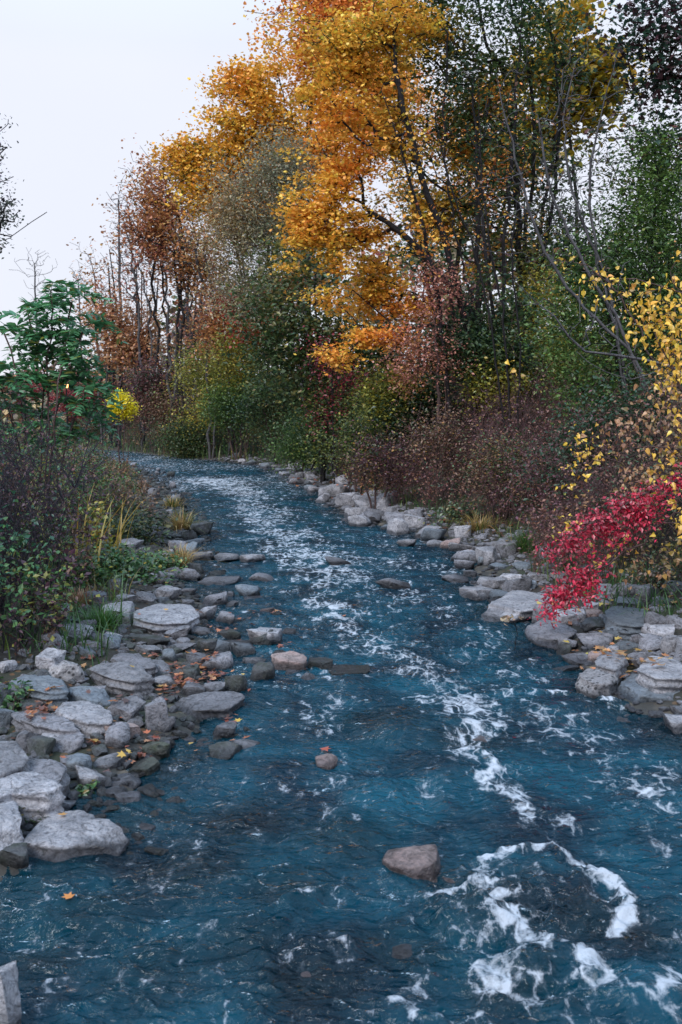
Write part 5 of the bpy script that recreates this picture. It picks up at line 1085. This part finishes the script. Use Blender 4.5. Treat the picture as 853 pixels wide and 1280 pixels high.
# ------------------------------------------------------------------ air, sky and light
SUN_EL, SUN_AZ = 44, 212     # azimuth measured from +Y clockwise: behind the camera, to the left
world = bpy.data.worlds.new("World"); scene.world = world; world.use_nodes = True; n = world.node_tree.nodes; l = world.node_tree.links; n.clear()
sky = n.new('ShaderNodeTexSky'); sky.sky_type = 'NISHITA'; sky.sun_disc = False; sky.sun_elevation = rad(SUN_EL); sky.sun_rotation = rad(SUN_AZ)
tc = n.new('ShaderNodeTexCoord'); sx = n.new('ShaderNodeSeparateXYZ'); l.new(tc.outputs['Generated'], sx.inputs[0])
cl = ramp(n, l, sx.outputs[2], [(0.0, (0.78, 0.80, 0.89)), (0.30, (0.80, 0.825, 0.93)), (0.6, (0.56, 0.76, 1.0)), (1.0, (0.46, 0.70, 1.0))])
gain = ramp(n, l, sx.outputs[2], [(0.0, 0.53), (0.32, 0.53), (0.65, 0.82), (1.0, 0.86)])
nzw = n.new('ShaderNodeTexNoise'); nzw.inputs['Scale'].default_value = 2.2; nzw.inputs['Detail'].default_value = 4; l.new(tc.outputs['Generated'], nzw.inputs[0])
k = math_(n, l, 'MULTIPLY_ADD', gain, 22.5, 0.0)
k = math_(n, l, 'MULTIPLY', k, math_(n, l, 'MULTIPLY_ADD', nzw.outputs[0], 0.16, 0.92))
vm = n.new('ShaderNodeVectorMath'); vm.operation = 'SCALE'; l.new(cl, vm.inputs[0]); l.new(k, vm.inputs['Scale'])
mc = mixcol(n, l, 0.88, sky.outputs[0], vm.outputs[0])
bg = n.new('ShaderNodeBackground'); bg.inputs[1].default_value = 0.1; l.new(mc, bg.inputs[0]); wo = n.new('ShaderNodeOutputWorld'); l.new(bg.outputs[0], wo.inputs[0])
sd = bpy.data.lights.new('sun', 'SUN'); sd.energy = 2.9; sd.angle = rad(30); sd.color = (1.0, 0.96, 0.93); so = bpy.data.objects.new('sun', sd); col.objects.link(so)
az, el = rad(SUN_AZ), rad(SUN_EL); dirv = Vector((math.sin(az)*math.cos(el), math.cos(az)*math.cos(el), math.sin(el))); so.rotation_euler = dirv.to_track_quat('Z', 'Y').to_euler(); so.location = (0, 0, 30)

HAZE = 0.0
if HAZE:
    bm = bmesh.new(); bmesh.ops.create_cube(bm, size=1.0); me = bpy.data.meshes.new('haze'); bm.to_mesh(me); bm.free()
    hz = bpy.data.objects.new('haze', me); col.objects.link(hz); hz.scale = (1420, 1530, 28); hz.location = (0, 150, 9)
    tag(hz, 'faint bluish evening haze in the air', kind='stuff')
    m, nn, ll = newmat('haze_air'); v = N(nn, 'ShaderNodeVolumePrincipled'); v.inputs['Color'].default_value = (0.75, 0.85, 1.0, 1); v.inputs['Density'].default_value = HAZE
    o = N(nn, 'ShaderNodeOutputMaterial'); ll.new(v.outputs[0], o.inputs['Volume']); me.materials.append(m)

vs = scene.view_settings; vs.view_transform = 'Standard'; vs.look = 'None'; vs.gamma = 1; vs.use_curve_mapping = False; vs.exposure = 0.0
cy = scene.cycles; cy.use_denoising = True; cy.max_bounces = 6; cy.diffuse_bounces = 2; cy.glossy_bounces = 2; cy.transmission_bounces = 4; cy.transparent_max_bounces = 6; cy.sample_clamp_indirect = 4
print('done', round(time.time()-T0, 1))
